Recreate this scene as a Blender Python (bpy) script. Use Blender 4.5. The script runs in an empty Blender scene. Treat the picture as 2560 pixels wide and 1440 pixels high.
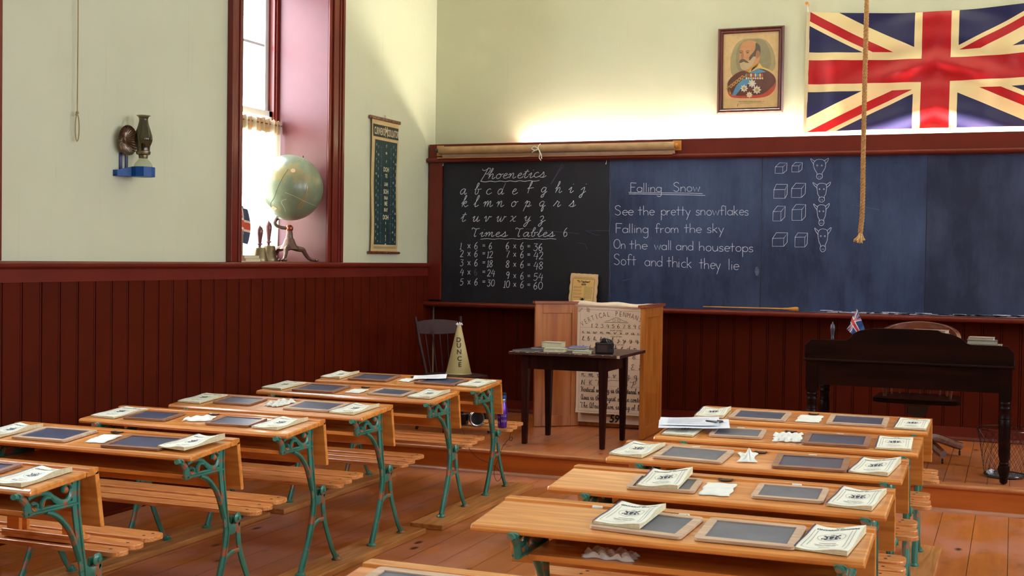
import bpy, math, random
from math import sin, cos, pi, radians, sqrt, atan2, hypot
from mathutils import Vector, Matrix
C = bpy.context.scene.collection
scene = bpy.context.scene

# ------------------------------------------------------------------ camera
CAM_POS = Vector((0.0, 0.0, 1.539))
RIGHT = Vector((0.92823896, 0.37171191, 0.01423716))
UP = Vector((-0.02186521, 0.01631446, 0.99962781))
FWD = Vector((-0.37134129, 0.92820477, -0.02327128))
FPX = 3137.235
cd = bpy.data.cameras.new('camera')
cam = bpy.data.objects.new('camera', cd); C.objects.link(cam)
cam.matrix_world = Matrix(((RIGHT.x, UP.x, -FWD.x, 0), (RIGHT.y, UP.y, -FWD.y, 0), (RIGHT.z, UP.z, -FWD.z, CAM_POS.z), (0, 0, 0, 1)))
cd.sensor_width = 36.0; cd.lens = 36.0 * FPX / 2560; cd.clip_start = 0.05; cd.clip_end = 100
cd.dof.use_dof = True; cd.dof.focus_distance = 9.2; cd.dof.aperture_fstop = 13
scene.camera = cam

# ------------------------------------------------------------------ world, light and exposure
w = bpy.data.worlds.new('overcast_sky'); scene.world = w; w.use_nodes = True
bg = w.node_tree.nodes['Background']; bg.inputs[0].default_value = (0.80, 0.90, 1.0, 1); bg.inputs[1].default_value = 8.6
scene.view_settings.view_transform = 'Standard'; scene.view_settings.look = 'None'
scene.view_settings.gamma = 1.0; scene.view_settings.use_curve_mapping = False
scene.view_settings.exposure = 1.6
XL, XR, YB, YF, ZC = -4.939, 3.3, 10.407, -3.4, 4.4      # room
WIN_Z0, WIN_Z1 = 1.49, 3.75
WIN_LEFT = [(7.30, 8.46), (3.72, 4.88), (0.3, 1.46)]
WIN_RIGHT = [(7.30, 8.46), (3.72, 4.88), (0.3, 1.46)]
WIN_REAR = []
def portal(name, loc, rot, sx, sy):
    l = bpy.data.lights.new(name, 'AREA'); l.shape = 'RECTANGLE'; l.size = sx; l.size_y = sy; l.energy = 1
    o = bpy.data.objects.new(name, l); C.objects.link(o); o.location = loc; o.rotation_euler = rot
    l.cycles.is_portal = True
zm = (WIN_Z0 + WIN_Z1) / 2
for a, b in WIN_LEFT: portal('window_daylight', (XL - .56, (a + b) / 2, zm), (0, radians(-90), 0), WIN_Z1 - WIN_Z0, b - a)
for a, b in WIN_RIGHT: portal('window_daylight', (XR + .56, (a + b) / 2, zm), (0, radians(90), 0), WIN_Z1 - WIN_Z0, b - a)
for a, b in WIN_REAR: portal('window_daylight', ((a + b) / 2, YF - .56, zm), (radians(90), 0, 0), b - a, WIN_Z1 - WIN_Z0)

# ------------------------------------------------------------------ helpers
def P(u, v, **k):
    """point of the room seen at a place of the photograph, on the plane x=, y= or z="""
    d = FWD + RIGHT * ((u - 1280) / FPX) - UP * ((v - 720) / FPX)
    (n, val), = k.items(); i = 'xyz'.index(n)
    return CAM_POS + d * ((val - CAM_POS[i]) / d[i])

class MB:
    def __init__(s): s.v = []; s.f = []; s.m = []
    def add(s, vs, fs, m=0):
        o = len(s.v); s.v += [tuple(p) for p in vs]; s.f += [[i + o for i in f] for f in fs]; s.m += [m] * len(fs); return s
    def box(s, x0, y0, z0, x1, y1, z1, m=0):
        return s.add([(x0,y0,z0),(x1,y0,z0),(x1,y1,z0),(x0,y1,z0),(x0,y0,z1),(x1,y0,z1),(x1,y1,z1),(x0,y1,z1)],
                     [(0,3,2,1),(4,5,6,7),(0,1,5,4),(1,2,6,5),(2,3,7,6),(3,0,4,7)], m)
    def prism(s, poly, ax, a, b, m=0):
        """poly in the two other axes (in xyz order), extruded along ax from a to b"""
        n = len(poly)
        def mk(p, t):
            q = list(p); q.insert('xyz'.index(ax), t); return tuple(q)
        vs = [mk(p, a) for p in poly] + [mk(p, b) for p in poly]
        return s.add(vs, [tuple(range(n))[::-1], tuple(range(n, 2*n))] + [(i, (i+1) % n, n + (i+1) % n, n + i) for i in range(n)], m)
    def lathe(s, prof, seg=24, c=(0,0,0), ax='z', m=0, cap=True):
        vs = []; fs = []; n = len(prof)
        for r, h in prof:
            for k in range(seg):
                a = 2*pi*k/seg
                p = {'z': (r*cos(a), r*sin(a), h), 'x': (h, r*cos(a), r*sin(a)), 'y': (r*sin(a), h, r*cos(a))}[ax]
                vs.append((p[0]+c[0], p[1]+c[1], p[2]+c[2]))
        for i in range(n-1):
            for k in range(seg):
                k2 = (k+1) % seg; fs.append((i*seg+k, i*seg+k2, (i+1)*seg+k2, (i+1)*seg+k))
        if cap: fs.append(tuple(range(seg))[::-1]); fs.append(tuple(range((n-1)*seg, n*seg)))
        return s.add(vs, fs, m)
    def tube(s, path, r, seg=8, m=0, closed=False):
        path = [Vector(p) for p in path]; n = len(path); rs = r if isinstance(r, (list, tuple)) else [r]*n
        vs = []; fs = []; prev = None
        for i, p in enumerate(path):
            t = (path[(i+1) % n] if closed or i < n-1 else p) - (path[i-1] if closed or i > 0 else p)
            t.normalize()
            if prev is None:
                nrm = t.orthogonal().normalized()
            else:
                nrm = prev - t * prev.dot(t)
                nrm = nrm.normalized() if nrm.length > 1e-6 else t.orthogonal().normalized()
            prev = nrm; bn = t.cross(nrm)
            for k in range(seg):
                a = 2*pi*k/seg; vs.append(p + nrm*cos(a)*rs[i] + bn*sin(a)*rs[i])
        for i in range(n if closed else n-1):
            j = (i+1) % n
            for k in range(seg):
                k2 = (k+1) % seg; fs.append((i*seg+k, i*seg+k2, j*seg+k2, j*seg+k))
        if not closed: fs.append(tuple(range(seg))[::-1]); fs.append(tuple(range((n-1)*seg, n*seg)))
        return s.add(vs, fs, m)
    def bar(s, path, ws, t, x=0.0, m=0):
        """cast bar in the y-z plane: in-plane half widths ws, half thickness t along x"""
        n = len(path); ws = ws if isinstance(ws, (list, tuple)) else [ws]*n; vs = []; fs = []; seg = 8
        for i, (y, z) in enumerate(path):
            a = path[max(0, i-1)]; b = path[min(n-1, i+1)]; ty, tz = b[0]-a[0], b[1]-a[1]; l = hypot(ty, tz) or 1; ny, nz = -tz/l, ty/l
            for k in range(seg):
                an = 2*pi*(k+.5)/seg; ca, sa = cos(an), sin(an)
                q = 1/(abs(ca)**3 + abs(sa)**3)**(1/3)
                vs.append((x + sa*q*t, y + ny*ca*q*ws[i], z + nz*ca*q*ws[i]))
        for i in range(n-1):
            for k in range(seg):
                k2 = (k+1) % seg; fs.append((i*seg+k, i*seg+k2, (i+1)*seg+k2, (i+1)*seg+k))
        fs.append(tuple(range(seg))[::-1]); fs.append(tuple(range((n-1)*seg, n*seg)))
        return s.add(vs, fs, m)
    def sphere(s, c, r, seg=16, rings=10, m=0, sc=(1,1,1)):
        vs = [(c[0], c[1], c[2]+r*sc[2])]; fs = []
        for i in range(1, rings):
            t = pi*i/rings
            for k in range(seg):
                a = 2*pi*k/seg; vs.append((c[0]+r*sin(t)*cos(a)*sc[0], c[1]+r*sin(t)*sin(a)*sc[1], c[2]+r*cos(t)*sc[2]))
        vs.append((c[0], c[1], c[2]-r*sc[2]))
        for k in range(seg):
            fs.append((0, 1+k, 1+(k+1) % seg)); b = 1+(rings-2)*seg; fs.append((len(vs)-1, b+(k+1) % seg, b+k))
        for i in range(rings-2):
            for k in range(seg):
                a = 1+i*seg; fs.append((a+k, a+seg+k, a+seg+(k+1) % seg, a+(k+1) % seg))
        return s.add(vs, fs, m)
    def grid(s, nu, nv, fn, m=0):
        vs = [fn(i/nu, j/nv) for j in range(nv+1) for i in range(nu+1)]
        return s.add(vs, [(j*(nu+1)+i, j*(nu+1)+i+1, (j+1)*(nu+1)+i+1, (j+1)*(nu+1)+i) for j in range(nv) for i in range(nu)], m)
    def ribbon(s, pts, w, fn, m=0, taper=False):
        """a drawn stroke: pts in the plane, fn maps the plane into the room"""
        n = len(pts)
        if n < 2: return s
        vs = []
        for i, (x, y) in enumerate(pts):
            a = pts[max(0, i-1)]; b = pts[min(n-1, i+1)]; tx, ty = b[0]-a[0], b[1]-a[1]; l = hypot(tx, ty) or 1
            ww = w * (1 if not taper else .55 + .45*abs(ty/l)); nx, ny = -ty/l*ww/2, tx/l*ww/2
            vs += [fn(x+nx, y+ny), fn(x-nx, y-ny)]
        return s.add(vs, [(2*i, 2*i+1, 2*i+3, 2*i+2) for i in range(n-1)], m)
    def poly(s, pts, fn, m=0):
        return s.add([fn(*p) for p in pts], [tuple(range(len(pts)))], m)
    def text(s, txt, size, fn, m=0, align='CENTER', sx=1.0, bold=0.0, shear=0.0):
        c = bpy.data.curves.new('t', 'FONT'); c.body = txt; c.size = size; c.align_x = align; c.offset = bold; c.shear = shear; c.resolution_u = 3
        o = bpy.data.objects.new('t', c); me = bpy.data.meshes.new_from_object(o)
        vs = [fn(v.co.x*sx, v.co.y) for v in me.vertices]; fs = [tuple(p.vertices) for p in me.polygons]
        bpy.data.objects.remove(o); bpy.data.curves.remove(c); bpy.data.meshes.remove(me)
        return s.add(vs, fs, m)
    def xf(s, fn): s.v = [tuple(fn(*p)) for p in s.v]; return s
    def build(s, name, mats, parent=None, smooth=False, bevel=0.0, loc=None, uv=None, rot=None):
        me = bpy.data.meshes.new(name); me.from_pydata(s.v, [], s.f)
        for m in (mats if isinstance(mats, (list, tuple)) else [mats]): me.materials.append(m)
        me.polygons.foreach_set('material_index', s.m)
        if smooth: me.polygons.foreach_set('use_smooth', [True]*len(me.polygons))
        if uv:
            ul = me.uv_layers.new(name='uv')
            for l in me.loops: ul.data[l.index].uv = uv[l.vertex_index]
        me.update()
        o = bpy.data.objects.new(name, me); C.objects.link(o)
        if parent: o.parent = parent
        if loc: o.location = loc
        if rot: o.rotation_euler = rot
        if smooth:
            try: me.set_sharp_from_angle(angle=radians(42))
            except Exception: pass
        if bevel:
            b = o.modifiers.new('bevel', 'BEVEL'); b.width = bevel; b.segments = 2; b.limit_method = 'ANGLE'; b.angle_limit = radians(50)
        return o
def tag(o, label=None, cat=None, group=None, kind=None):
    if label: o['label'] = label
    if cat: o['category'] = cat
    if group: o['group'] = group
    if kind: o['kind'] = kind
    return o
def thing(name, label, cat, loc=(0,0,0), rz=0.0, group=None, rot=None):
    o = bpy.data.objects.new(name, None); C.objects.link(o); o.empty_display_size = .05
    o.location = loc; o.rotation_euler = rot or (0, 0, rz); return tag(o, label, cat, group)
def struct(name, mb, mats, parent=None, **k):
    o = mb.build(name, mats, parent, **k)
    if not parent: o['kind'] = 'structure'
    return o
def copy_tree(o, parent=None):
    c = o.copy(); C.objects.link(c)
    if parent: c.parent = parent
    for ch in list(o.children): copy_tree(ch, c)
    return c
def smooth(pts, n=5, closed=False):
    """Catmull-Rom through the points"""
    out = []; N = len(pts)
    if N < 3: return [tuple(p) for p in pts]
    rng = range(N if closed else N-1)
    for i in rng:
        p0 = pts[(i-1) % N] if closed or i > 0 else pts[0]; p1 = pts[i]; p2 = pts[(i+1) % N]
        p3 = pts[(i+2) % N] if closed or i < N-2 else pts[-1]
        for k in range(n):
            t = k/n
            out.append(tuple(.5*((2*b) + (-a+c)*t + (2*a-5*b+4*c-d)*t*t + (-a+3*b-3*c+d)*t**3) for a, b, c, d in zip(p0, p1, p2, p3)))
    if not closed: out.append(tuple(pts[-1]))
    return out
def rrect(x0, y0, x1, y1, r, n=4):
    out = []
    for cx, cy, a in ((x1-r, y0+r, -90), (x1-r, y1-r, 0), (x0+r, y1-r, 90), (x0+r, y0+r, 180)):
        for k in range(n+1):
            t = radians(a + 90*k/n); out.append((cx + r*cos(t), cy + r*sin(t)))
    return out

# ------------------------------------------------------------------ materials
class NT:
    def __init__(s, name):
        s.mat = bpy.data.materials.new(name); s.mat.use_nodes = True; s.t = s.mat.node_tree; s.b = s.t.nodes['Principled BSDF']
    def n(s, typ, **k):
        nd = s.t.nodes.new(typ)
        for a, b in k.items(): setattr(nd, a, b)
        return nd
    def l(s, a, b): s.t.links.new(a, b)
    def val(s, sock, v):
        if hasattr(v, 'type') and hasattr(v, 'is_output'): s.l(v, sock)
        else: sock.default_value = v
    def math(s, op, a, b=0.0, c=None, clamp=False):
        nd = s.n('ShaderNodeMath', operation=op); nd.use_clamp = clamp; s.val(nd.inputs[0], a); s.val(nd.inputs[1], b)
        if c is not None: s.val(nd.inputs[2], c)
        return nd.outputs[0]
    def co(s, kind='Object', scale=(1,1,1)):
        tc = s.n('ShaderNodeTexCoord'); mp = s.n('ShaderNodeMapping'); mp.inputs['Scale'].default_value = scale
        s.l(tc.outputs[kind], mp.inputs[0]); return mp.outputs[0]
    def noise(s, vec, scale, detail=4, rough=.55):
        nd = s.n('ShaderNodeTexNoise'); s.l(vec, nd.inputs['Vector']); nd.inputs['Scale'].default_value = scale
        nd.inputs['Detail'].default_value = detail; nd.inputs['Roughness'].default_value = rough; return nd.outputs[0]
    def ramp(s, fac, stops):
        nd = s.n('ShaderNodeValToRGB'); s.l(fac, nd.inputs[0]); e = nd.color_ramp.elements
        while len(e) < len(stops): e.new(.5)
        for i, (p, c) in enumerate(stops): e[i].position = p; e[i].color = (*c, 1) if len(c) == 3 else c
        return nd.outputs[0]
    def mix(s, fac, a, b, blend='MIX'):
        nd = s.n('ShaderNodeMix', data_type='RGBA', blend_type=blend)
        s.val(nd.inputs[0], fac)
        for i, v in ((6, a), (7, b)):
            if isinstance(v, tuple): nd.inputs[i].default_value = (*v[:3], 1)
            else: s.l(v, nd.inputs[i])
        return nd.outputs[2]
    def bump(s, h, strength=.2, dist=.01):
        nd = s.n('ShaderNodeBump'); nd.inputs['Strength'].default_value = strength; nd.inputs['Distance'].default_value = dist
        s.l(h, nd.inputs['Height']); s.l(nd.outputs[0], s.b.inputs['Normal'])
    def done(s, col=None, rough=.5, metal=0, coat=0, coat_rough=.1, spec=None, trans=None):
        if col is not None: s.val(s.b.inputs['Base Color'], (*col, 1) if isinstance(col, tuple) and len(col) == 3 else col)
        s.val(s.b.inputs['Roughness'], rough); s.b.inputs['Metallic'].default_value = metal
        s.b.inputs['Coat Weight'].default_value = coat; s.b.inputs['Coat Roughness'].default_value = coat_rough
        if spec is not None: s.b.inputs['Specular IOR Level'].default_value = spec
        return s.mat
def paint(name, col, var=.12, rough=.45, scale=6, coat=0, bump=0.0, spec=None, metal=0):
    """painted or plain surface with slight uneven tone"""
    k = NT(name); v = k.co(); f = k.noise(v, scale)
    a = tuple(min(1, c*(1-var)) for c in col); b = tuple(min(1, c*(1+var)) for c in col)
    c = k.ramp(f, [(.3, a), (.7, b)])
    if bump: k.bump(k.noise(v, scale*8), bump, .004)
    return k.done(c, rough, coat=coat, spec=spec, metal=metal)
def wood(name, dark, light, axis='x', scale=1.0, rough=.35, coat=.3, ring=12, knots=False, coat_rough=.18, spec=None):
    k = NT(name); s_ = {'x': (.6, 6, 6), 'y': (6, .6, 6), 'z': (6, 6, .6)}[axis]
    oi = k.n('ShaderNodeObjectInfo'); v = k.co('Object', tuple(q*scale for q in s_))
    va = k.n('ShaderNodeVectorMath', operation='ADD'); k.l(v, va.inputs[0])
    ms = k.n('ShaderNodeVectorMath', operation='SCALE'); cx = k.n('ShaderNodeCombineXYZ')
    k.l(oi.outputs['Random'], cx.inputs[0]); k.l(oi.outputs['Random'], cx.inputs[1]); k.l(oi.outputs['Random'], cx.inputs[2])
    k.l(cx.outputs[0], ms.inputs[0]); ms.inputs['Scale'].default_value = 37.0; k.l(ms.outputs[0], va.inputs[1]); v = va.outputs[0]
    f1 = k.noise(v, 1.4, 3, .5); f2 = k.noise(v, 5.0, 8, .7)
    wv = k.math('SINE', k.math('MULTIPLY', f1, ring*4.0)); wv = k.math('MULTIPLY_ADD', wv, .5, .5)
    g = k.math('ADD', k.math('MULTIPLY', wv, .45), k.math('MULTIPLY', f2, .6), clamp=True)
    c = k.ramp(g, [(.2, dark), (.8, light)])
    if knots:
        vo = k.n('ShaderNodeTexVoronoi'); k.l(v, vo.inputs['Vector']); vo.inputs['Scale'].default_value = .55
        kn = k.ramp(vo.outputs[0], [(.03, (0,0,0)), (.09, (1,1,1))]); c = k.mix(kn, tuple(q*.25 for q in dark), c)
    k.bump(f2, .06, .003)
    return k.done(c, rough, coat=coat, coat_rough=coat_rough, spec=spec)

def plaster_mat():
    k = NT('cream_plaster'); v = k.co(); f = k.noise(v, 1.3, 4); g = k.noise(v, 60, 3)
    c = k.ramp(f, [(.3, (.55, .56, .405)), (.7, (.60, .61, .45))])
    st = k.noise(k.co('Object', (9, 9, .35)), 3.0, 4); c = k.mix(k.ramp(st, [(.62, (0,0,0)), (.8, (.25,.25,.25))]), c, (.40, .40, .25))
    k.bump(g, .12, .003); return k.done(c, .75)
def planks_mat(name, width, dark, light, worn, amt, length_noise=1.0):
    """boards running along y, with seams, knots and worn patches"""
    k = NT(name); tc = k.n('ShaderNodeTexCoord'); sp = k.n('ShaderNodeSeparateXYZ'); k.l(tc.outputs['Object'], sp.inputs[0])
    q = k.math('DIVIDE', sp.outputs[0], width); idx = k.math('FLOOR', q); fr = k.math('FRACT', q)
    wn = k.n('ShaderNodeTexWhiteNoise', noise_dimensions='1D'); k.l(idx, wn.inputs['W'])
    cmb = k.n('ShaderNodeCombineXYZ'); k.l(k.math('MULTIPLY', sp.outputs[0], 9.0), cmb.inputs[0])
    k.l(k.math('MULTIPLY_ADD', wn.outputs[0], 31.0, k.math('MULTIPLY', sp.outputs[1], .9)), cmb.inputs[1]); k.l(k.math('MULTIPLY', idx, 3.7), cmb.inputs[2])
    gr = k.noise(cmb.outputs[0], 2.2, 8, .7)
    c = k.ramp(gr, [(.25, dark), (.75, light)])
    c = k.mix(k.math('MULTIPLY', wn.outputs[0], .35), c, tuple(x*.55 for x in dark))
    pn = k.noise(k.co('Object', (1.5, .8, 1)), 1.6, 6, .65); pm = k.ramp(pn, [(.46, (0,0,0)), (.62, (1,1,1))])
    c = k.mix(k.math('MULTIPLY', pm, amt), c, worn)
    gn = k.noise(k.co('Object', (2.5, 1.2, 1)), 2.6, 5, .6); gm = k.ramp(gn, [(.58, (0,0,0)), (.75, (1,1,1))])
    c = k.mix(k.math('MULTIPLY', gm, .6), c, (.16, .10, .055))
    vo = k.n('ShaderNodeTexVoronoi'); vo.inputs['Scale'].default_value = 1.0
    cm2 = k.n('ShaderNodeCombineXYZ'); k.l(k.math('MULTIPLY', sp.outputs[0], 5.0), cm2.inputs[0]); k.l(k.math('MULTIPLY', sp.outputs[1], 2.4), cm2.inputs[1])
    k.l(cm2.outputs[0], vo.inputs['Vector']); kn = k.ramp(vo.outputs[0], [(.05, (0,0,0)), (.13, (1,1,1))])
    c = k.mix(k.math('SUBTRACT', 1.0, kn), c, (.05, .015, .01))
    e = k.math('MINIMUM', fr, k.math('SUBTRACT', 1.0, fr)); se = k.math('LESS_THAN', e, .0016/width)
    c = k.mix(se, c, (.012, .006, .004))
    k.bump(gr, .1, .003)
    rg = k.math('MULTIPLY_ADD', pn, .35, .22)
    return k.done(c, rg, coat=.15, coat_rough=.3)
def slate_mat(name, base, dust, lo=.45, hi=.8, amt=1.0, rough=.55):
    k = NT(name); f = k.noise(k.co('Object', (1, 1, .8)), 1.3, 6, .62); g = k.noise(k.co('Object', (7, 7, 1.2)), 1.4, 6, .7)
    m = k.math('ADD', k.math('MULTIPLY', f, .7), k.math('MULTIPLY', g, .3)); mm = k.ramp(m, [(lo, (0,0,0)), (hi, (1,1,1))])
    c = k.mix(k.math('MULTIPLY', mm, amt), base, dust)
    s1 = k.noise(k.co('Object', (60, 60, 6)), 1.0, 3, .6)
    c = k.mix(k.math('MULTIPLY', k.ramp(s1, [(.66, (0,0,0)), (.8, (1,1,1))]), .22*amt), c, dust)
    return k.done(c, rough, spec=.4)
def union_mat(name, rough=.38, sheen=.12, cream=(.78, .62, .32), red=(.42, .004, .010), blue=(.014, .015, .075)):
    """flag cloth coloured from its own uv: u 0..2 from the hoist, v 0..1 up"""
    k = NT(name); tc = k.n('ShaderNodeTexCoord'); sp = k.n('ShaderNodeSeparateXYZ'); k.l(tc.outputs['UV'], sp.inputs[0])
    x = k.math('MULTIPLY_ADD', sp.outputs[0], 2.0, -1.0); y = k.math('SUBTRACT', sp.outputs[1], .5)
    ax = k.math('ABSOLUTE', x); ay = k.math('ABSOLUTE', y)
    cr = k.math('MAXIMUM', k.math('LESS_THAN', ax, .11), k.math('LESS_THAN', ay, .10))
    cw = k.math('MAXIMUM', k.math('LESS_THAN', ax, .168), k.math('LESS_THAN', ay, .165))
    dA = k.math('MULTIPLY', k.math('SUBTRACT', y, k.math('MULTIPLY', x, .5)), .894)
    dB = k.math('MULTIPLY', k.math('ADD', y, k.math('MULTIPLY', x, .5)), .894)
    W, R, T = .105, .07, .0
    sw = k.math('MAXIMUM', k.math('LESS_THAN', k.math('ABSOLUTE', dA), W), k.math('LESS_THAN', k.math('ABSOLUTE', dB), W))
    def strip(d, lo, hi): return k.math('MULTIPLY', k.math('GREATER_THAN', d, lo), k.math('LESS_THAN', d, hi))
    fly = k.math('GREATER_THAN', x, 0.0); hoist = k.math('SUBTRACT', 1.0, fly); upq = k.math('GREATER_THAN', y, 0.0); dnq = k.math('SUBTRACT', 1.0, upq)
    ra = k.math('MULTIPLY', strip(dA, 0.0, R), k.math('MULTIPLY', fly, upq)); rb = k.math('MULTIPLY', strip(dA, -R, 0.0), k.math('MULTIPLY', hoist, dnq))
    rc = k.math('MULTIPLY', strip(dB, -R, 0.0), k.math('MULTIPLY', hoist, upq)); rd = k.math('MULTIPLY', strip(dB, 0.0, R), k.math('MULTIPLY', fly, dnq))
    sr = k.math('MAXIMUM', k.math('MAXIMUM', ra, rb), k.math('MAXIMUM', rc, rd))
    c = k.mix(sw, blue, cream); c = k.mix(sr, c, red); c = k.mix(cw, c, cream); c = k.mix(cr, c, red)
    k.done(c, rough); k.b.inputs['Sheen Weight'].default_value = sheen; k.b.inputs['Sheen Roughness'].default_value = .4
    return k.mat
def glass_mat(name, tint=(1,1,1), gloss=.12):
    k = NT(name); tr = k.n('ShaderNodeBsdfTransparent'); gl = k.n('ShaderNodeBsdfGlossy'); gl.inputs['Roughness'].default_value = .03
    tr.inputs[0].default_value = (*tint, 1); mx = k.n('ShaderNodeMixShader')
    lw = k.n('ShaderNodeLayerWeight'); lw.inputs[0].default_value = .5
    k.l(k.math('MULTIPLY_ADD', k.math('POWER', lw.outputs['Facing'], 4.0), .7, .045), mx.inputs[0]); k.l(tr.outputs[0], mx.inputs[1]); k.l(gl.outputs[0], mx.inputs[2])
    k.l(mx.outputs[0], k.t.nodes['Material Output'].inputs[0]); return k.mat

M = {}
M['plaster'] = plaster_mat()
M['ceiling'] = paint('ceiling_paint', (.72, .72, .60), .04, .8)
M['red'] = paint('oxblood_wainscot_paint', (.080, .0074, .0012), .14, .5, 3, spec=.10)
M['trim'] = paint('oxblood_trim_paint', (.135, .013, .0055), .1, .36, 4, coat=.12, spec=.35)
M['reveal'] = paint('window_lit_reveal_paint', (.105, .021, .021), .08, .42, 5, spec=.35)  # same oxblood paint, with the pink of the window light mixed into its colour
M['floor'] = planks_mat('old_pine_floor', .19, (.40, .105, .018), (.62, .20, .04), (.52, .20, .13), .85)
M['stage'] = planks_mat('platform_boards', .13, (.44, .105, .02), (.60, .18, .04), (.46, .17, .10), .7)
M['riser'] = wood('platform_riser_wood', (.40, .085, .008), (.58, .15, .018), 'x', .6, .4, .3, ring=5)
M['oak'] = wood('honey_desk_wood', (.58, .18, .022), (.80, .31, .060), 'x', 1.2, .36, .6, ring=9, coat_rough=.10)
M['seat'] = wood('pale_seat_wood', (.52, .17, .04), (.78, .32, .10), 'x', 2.2, .34, .4, ring=14)
M['runner'] = wood('runner_board_wood', (.40, .15, .035), (.58, .25, .07), 'y', 1.0, .5, .1)
M['maple'] = wood('screen_wood', (.40, .105, .012), (.56, .19, .03), 'z', 1.0, .38, .35, ring=7)
M['maple_dark'] = wood('screen_edge_wood', (.26, .05, .012), (.36, .085, .02), 'x', 1.0, .4, .3)
M['walnut'] = wood('dark_stained_wood', (.012, .0025, .0025), (.036, .007, .006), 'z', 1.0, .45, .03, ring=5, spec=.12)
M['walnut_x'] = wood('dark_stained_top', (.03, .008, .008), (.075, .024, .020), 'x', 1.0, .4, .15, ring=5)
M['ebony'] = wood('ebonised_desk_wood', (.006, .0018, .0015), (.016, .0035, .002), 'x', 1.0, .40, .05, ring=6, coat_rough=.15, spec=.08)
M['mahogany'] = wood('mahogany_chair_wood', (.10, .022, .010), (.19, .05, .02), 'x', 1.0, .25, .7, coat_rough=.08)
M['frame_dark'] = wood('dark_red_moulding', (.06, .010, .008), (.12, .022, .018), 'z', 1.0, .3, .35)
M['frame_wood'] = wood('slate_frame_pale', (.48, .31, .20), (.64, .45, .31), 'x', 2.5, .5, .15)
M['frame_brown'] = wood('slate_frame_brown', (.22, .09, .05), (.36, .17, .10), 'x', 2.5, .45, .2)
M['chairpaint'] = paint('dusky_brown_chair_paint', (.040, .016, .018), .2, .5, 8, spec=.2)
k_ = NT('verdigris_cast_iron'); v_ = k_.co(); n_ = k_.noise(v_, 16, 5, .6); m_ = k_.ramp(n_, [(.55, (0,0,0)), (.62, (1,1,1))])
c_ = k_.mix(m_, k_.ramp(k_.noise(v_, 9), [(.3, (.022, .15, .105)), (.7, (.05, .25, .185))]), (.36, .12, .055)); M['iron'] = k_.done(c_, .38, metal=.1, coat=.25)
M['iron_worn'] = paint('worn_orange_iron', (.55, .13, .03), .3, .5, 20)
M['steel'] = paint('dull_steel', (.35, .35, .36), .15, .3, metal=.9)
M['screw'] = paint('dark_screw', (.03, .02, .015), .1, .5)
M['slate_blue'] = slate_mat('writing_slate', (.034, .042, .085), (.11, .13, .22), .35, .75, .8, .34)  # bluish reflection of the windows is worked into the slate's own colour
M['slate_grey'] = slate_mat('dusty_writing_slate', (.11, .115, .145), (.21, .215, .25), .35, .75, .8, .5)
M['board_dark'] = slate_mat('blackboard_clean', (.0095, .010, .016), (.022, .030, .050), .45, .8, .8)
M['board_mid'] = slate_mat('blackboard_dusty', (.013, .023, .066), (.075, .115, .235), .38, .68, .9)
M['board_right'] = slate_mat('blackboard_dusty_grey', (.013, .018, .050), (.075, .095, .185), .40, .72, .9)
M['chalk'] = paint('chalk_marks', (.66, .70, .92), .25, .9, 140)
M['chalk_faint'] = paint('faint_chalk', (.10, .12, .19), .5, .9, 60)
M['chalk_stick'] = paint('white_chalk', (.8, .8, .74), .05, .8)
M['dust'] = paint('chalk_dust', (.60, .56, .66), .35, .9, 50)
M['paper'] = paint('white_paper', (.82, .84, .92), .03, .6)
M['ink_faint'] = paint('grey_print', (.30, .31, .36), .2, .7)
M['cover'] = paint('cream_reader_cover', (.88, .87, .73), .04, .6, 12)
M['pages'] = paint('yellowed_page_edges', (.68, .60, .38), .12, .8, 90)
M['ink'] = paint('navy_ink', (.035, .04, .09), .3, .6, 60)
M['ink_soft'] = paint('soft_ink', (.22, .22, .24), .3, .6, 60)
M['spine'] = paint('plum_spine', (.07, .04, .09), .2, .6)
M['cloth'] = paint('off_white_cotton', (.84, .84, .76), .05, .9, 30, bump=.2)
M['glass'] = glass_mat('window_glass')
M['black'] = paint('black_plastic', (.008, .009, .014), .2, .25, 20, coat=.3)
M['rubber'] = paint('black_rubber', (.012, .012, .014), .2, .6)
M['rope'] = paint('manila_rope', (.42, .21, .065), .3, .8, 60, bump=.4)
M['rope_end'] = paint('frayed_rope_fibre', (.62, .38, .15), .3, .9, 90)
M['string'] = paint('jute_string', (.34, .25, .10), .15, .8)
M['brass'] = paint('dull_brass_bell', (.22, .17, .09), .2, .35, 12, metal=.75)
M['bronze'] = paint('cast_bronze_stand', (.13, .075, .060), .3, .42, 30, metal=.6, bump=.3)
M['copper'] = paint('copper_ball', (.30, .08, .04), .2, .25, 10, metal=.7)
M['handle'] = paint('turned_red_handle', (.12, .035, .035), .15, .35, 12, coat=.3)
M['bluepaint'] = paint('blue_enamel', (.003, .06, .26), .12, .42, 20, spec=.3)
M['bluedark'] = paint('violet_blue_iron', (.035, .045, .17), .2, .3, 20, coat=.4)
M['muslin'] = None
k_ = NT('sheer_muslin'); d_ = k_.n('ShaderNodeBsdfDiffuse'); t_ = k_.n('ShaderNodeBsdfTranslucent'); p_ = k_.n('ShaderNodeBsdfTransparent'); a_ = k_.n('ShaderNodeMixShader'); b_ = k_.n('ShaderNodeMixShader')
d_.inputs[0].default_value = (.80, .72, .50, 1); t_.inputs[0].default_value = (.85, .78, .58, 1); a_.inputs[0].default_value = .65; b_.inputs[0].default_value = .22
k_.l(d_.outputs[0], a_.inputs[1]); k_.l(t_.outputs[0], a_.inputs[2]); k_.l(a_.outputs[0], b_.inputs[1]); k_.l(p_.outputs[0], b_.inputs[2]); k_.l(b_.outputs[0], k_.t.nodes['Material Output'].inputs[0]); M['muslin'] = k_.mat
M['windowwhite'] = paint('white_window_paint', (.62, .66, .62), .05, .5)
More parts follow.
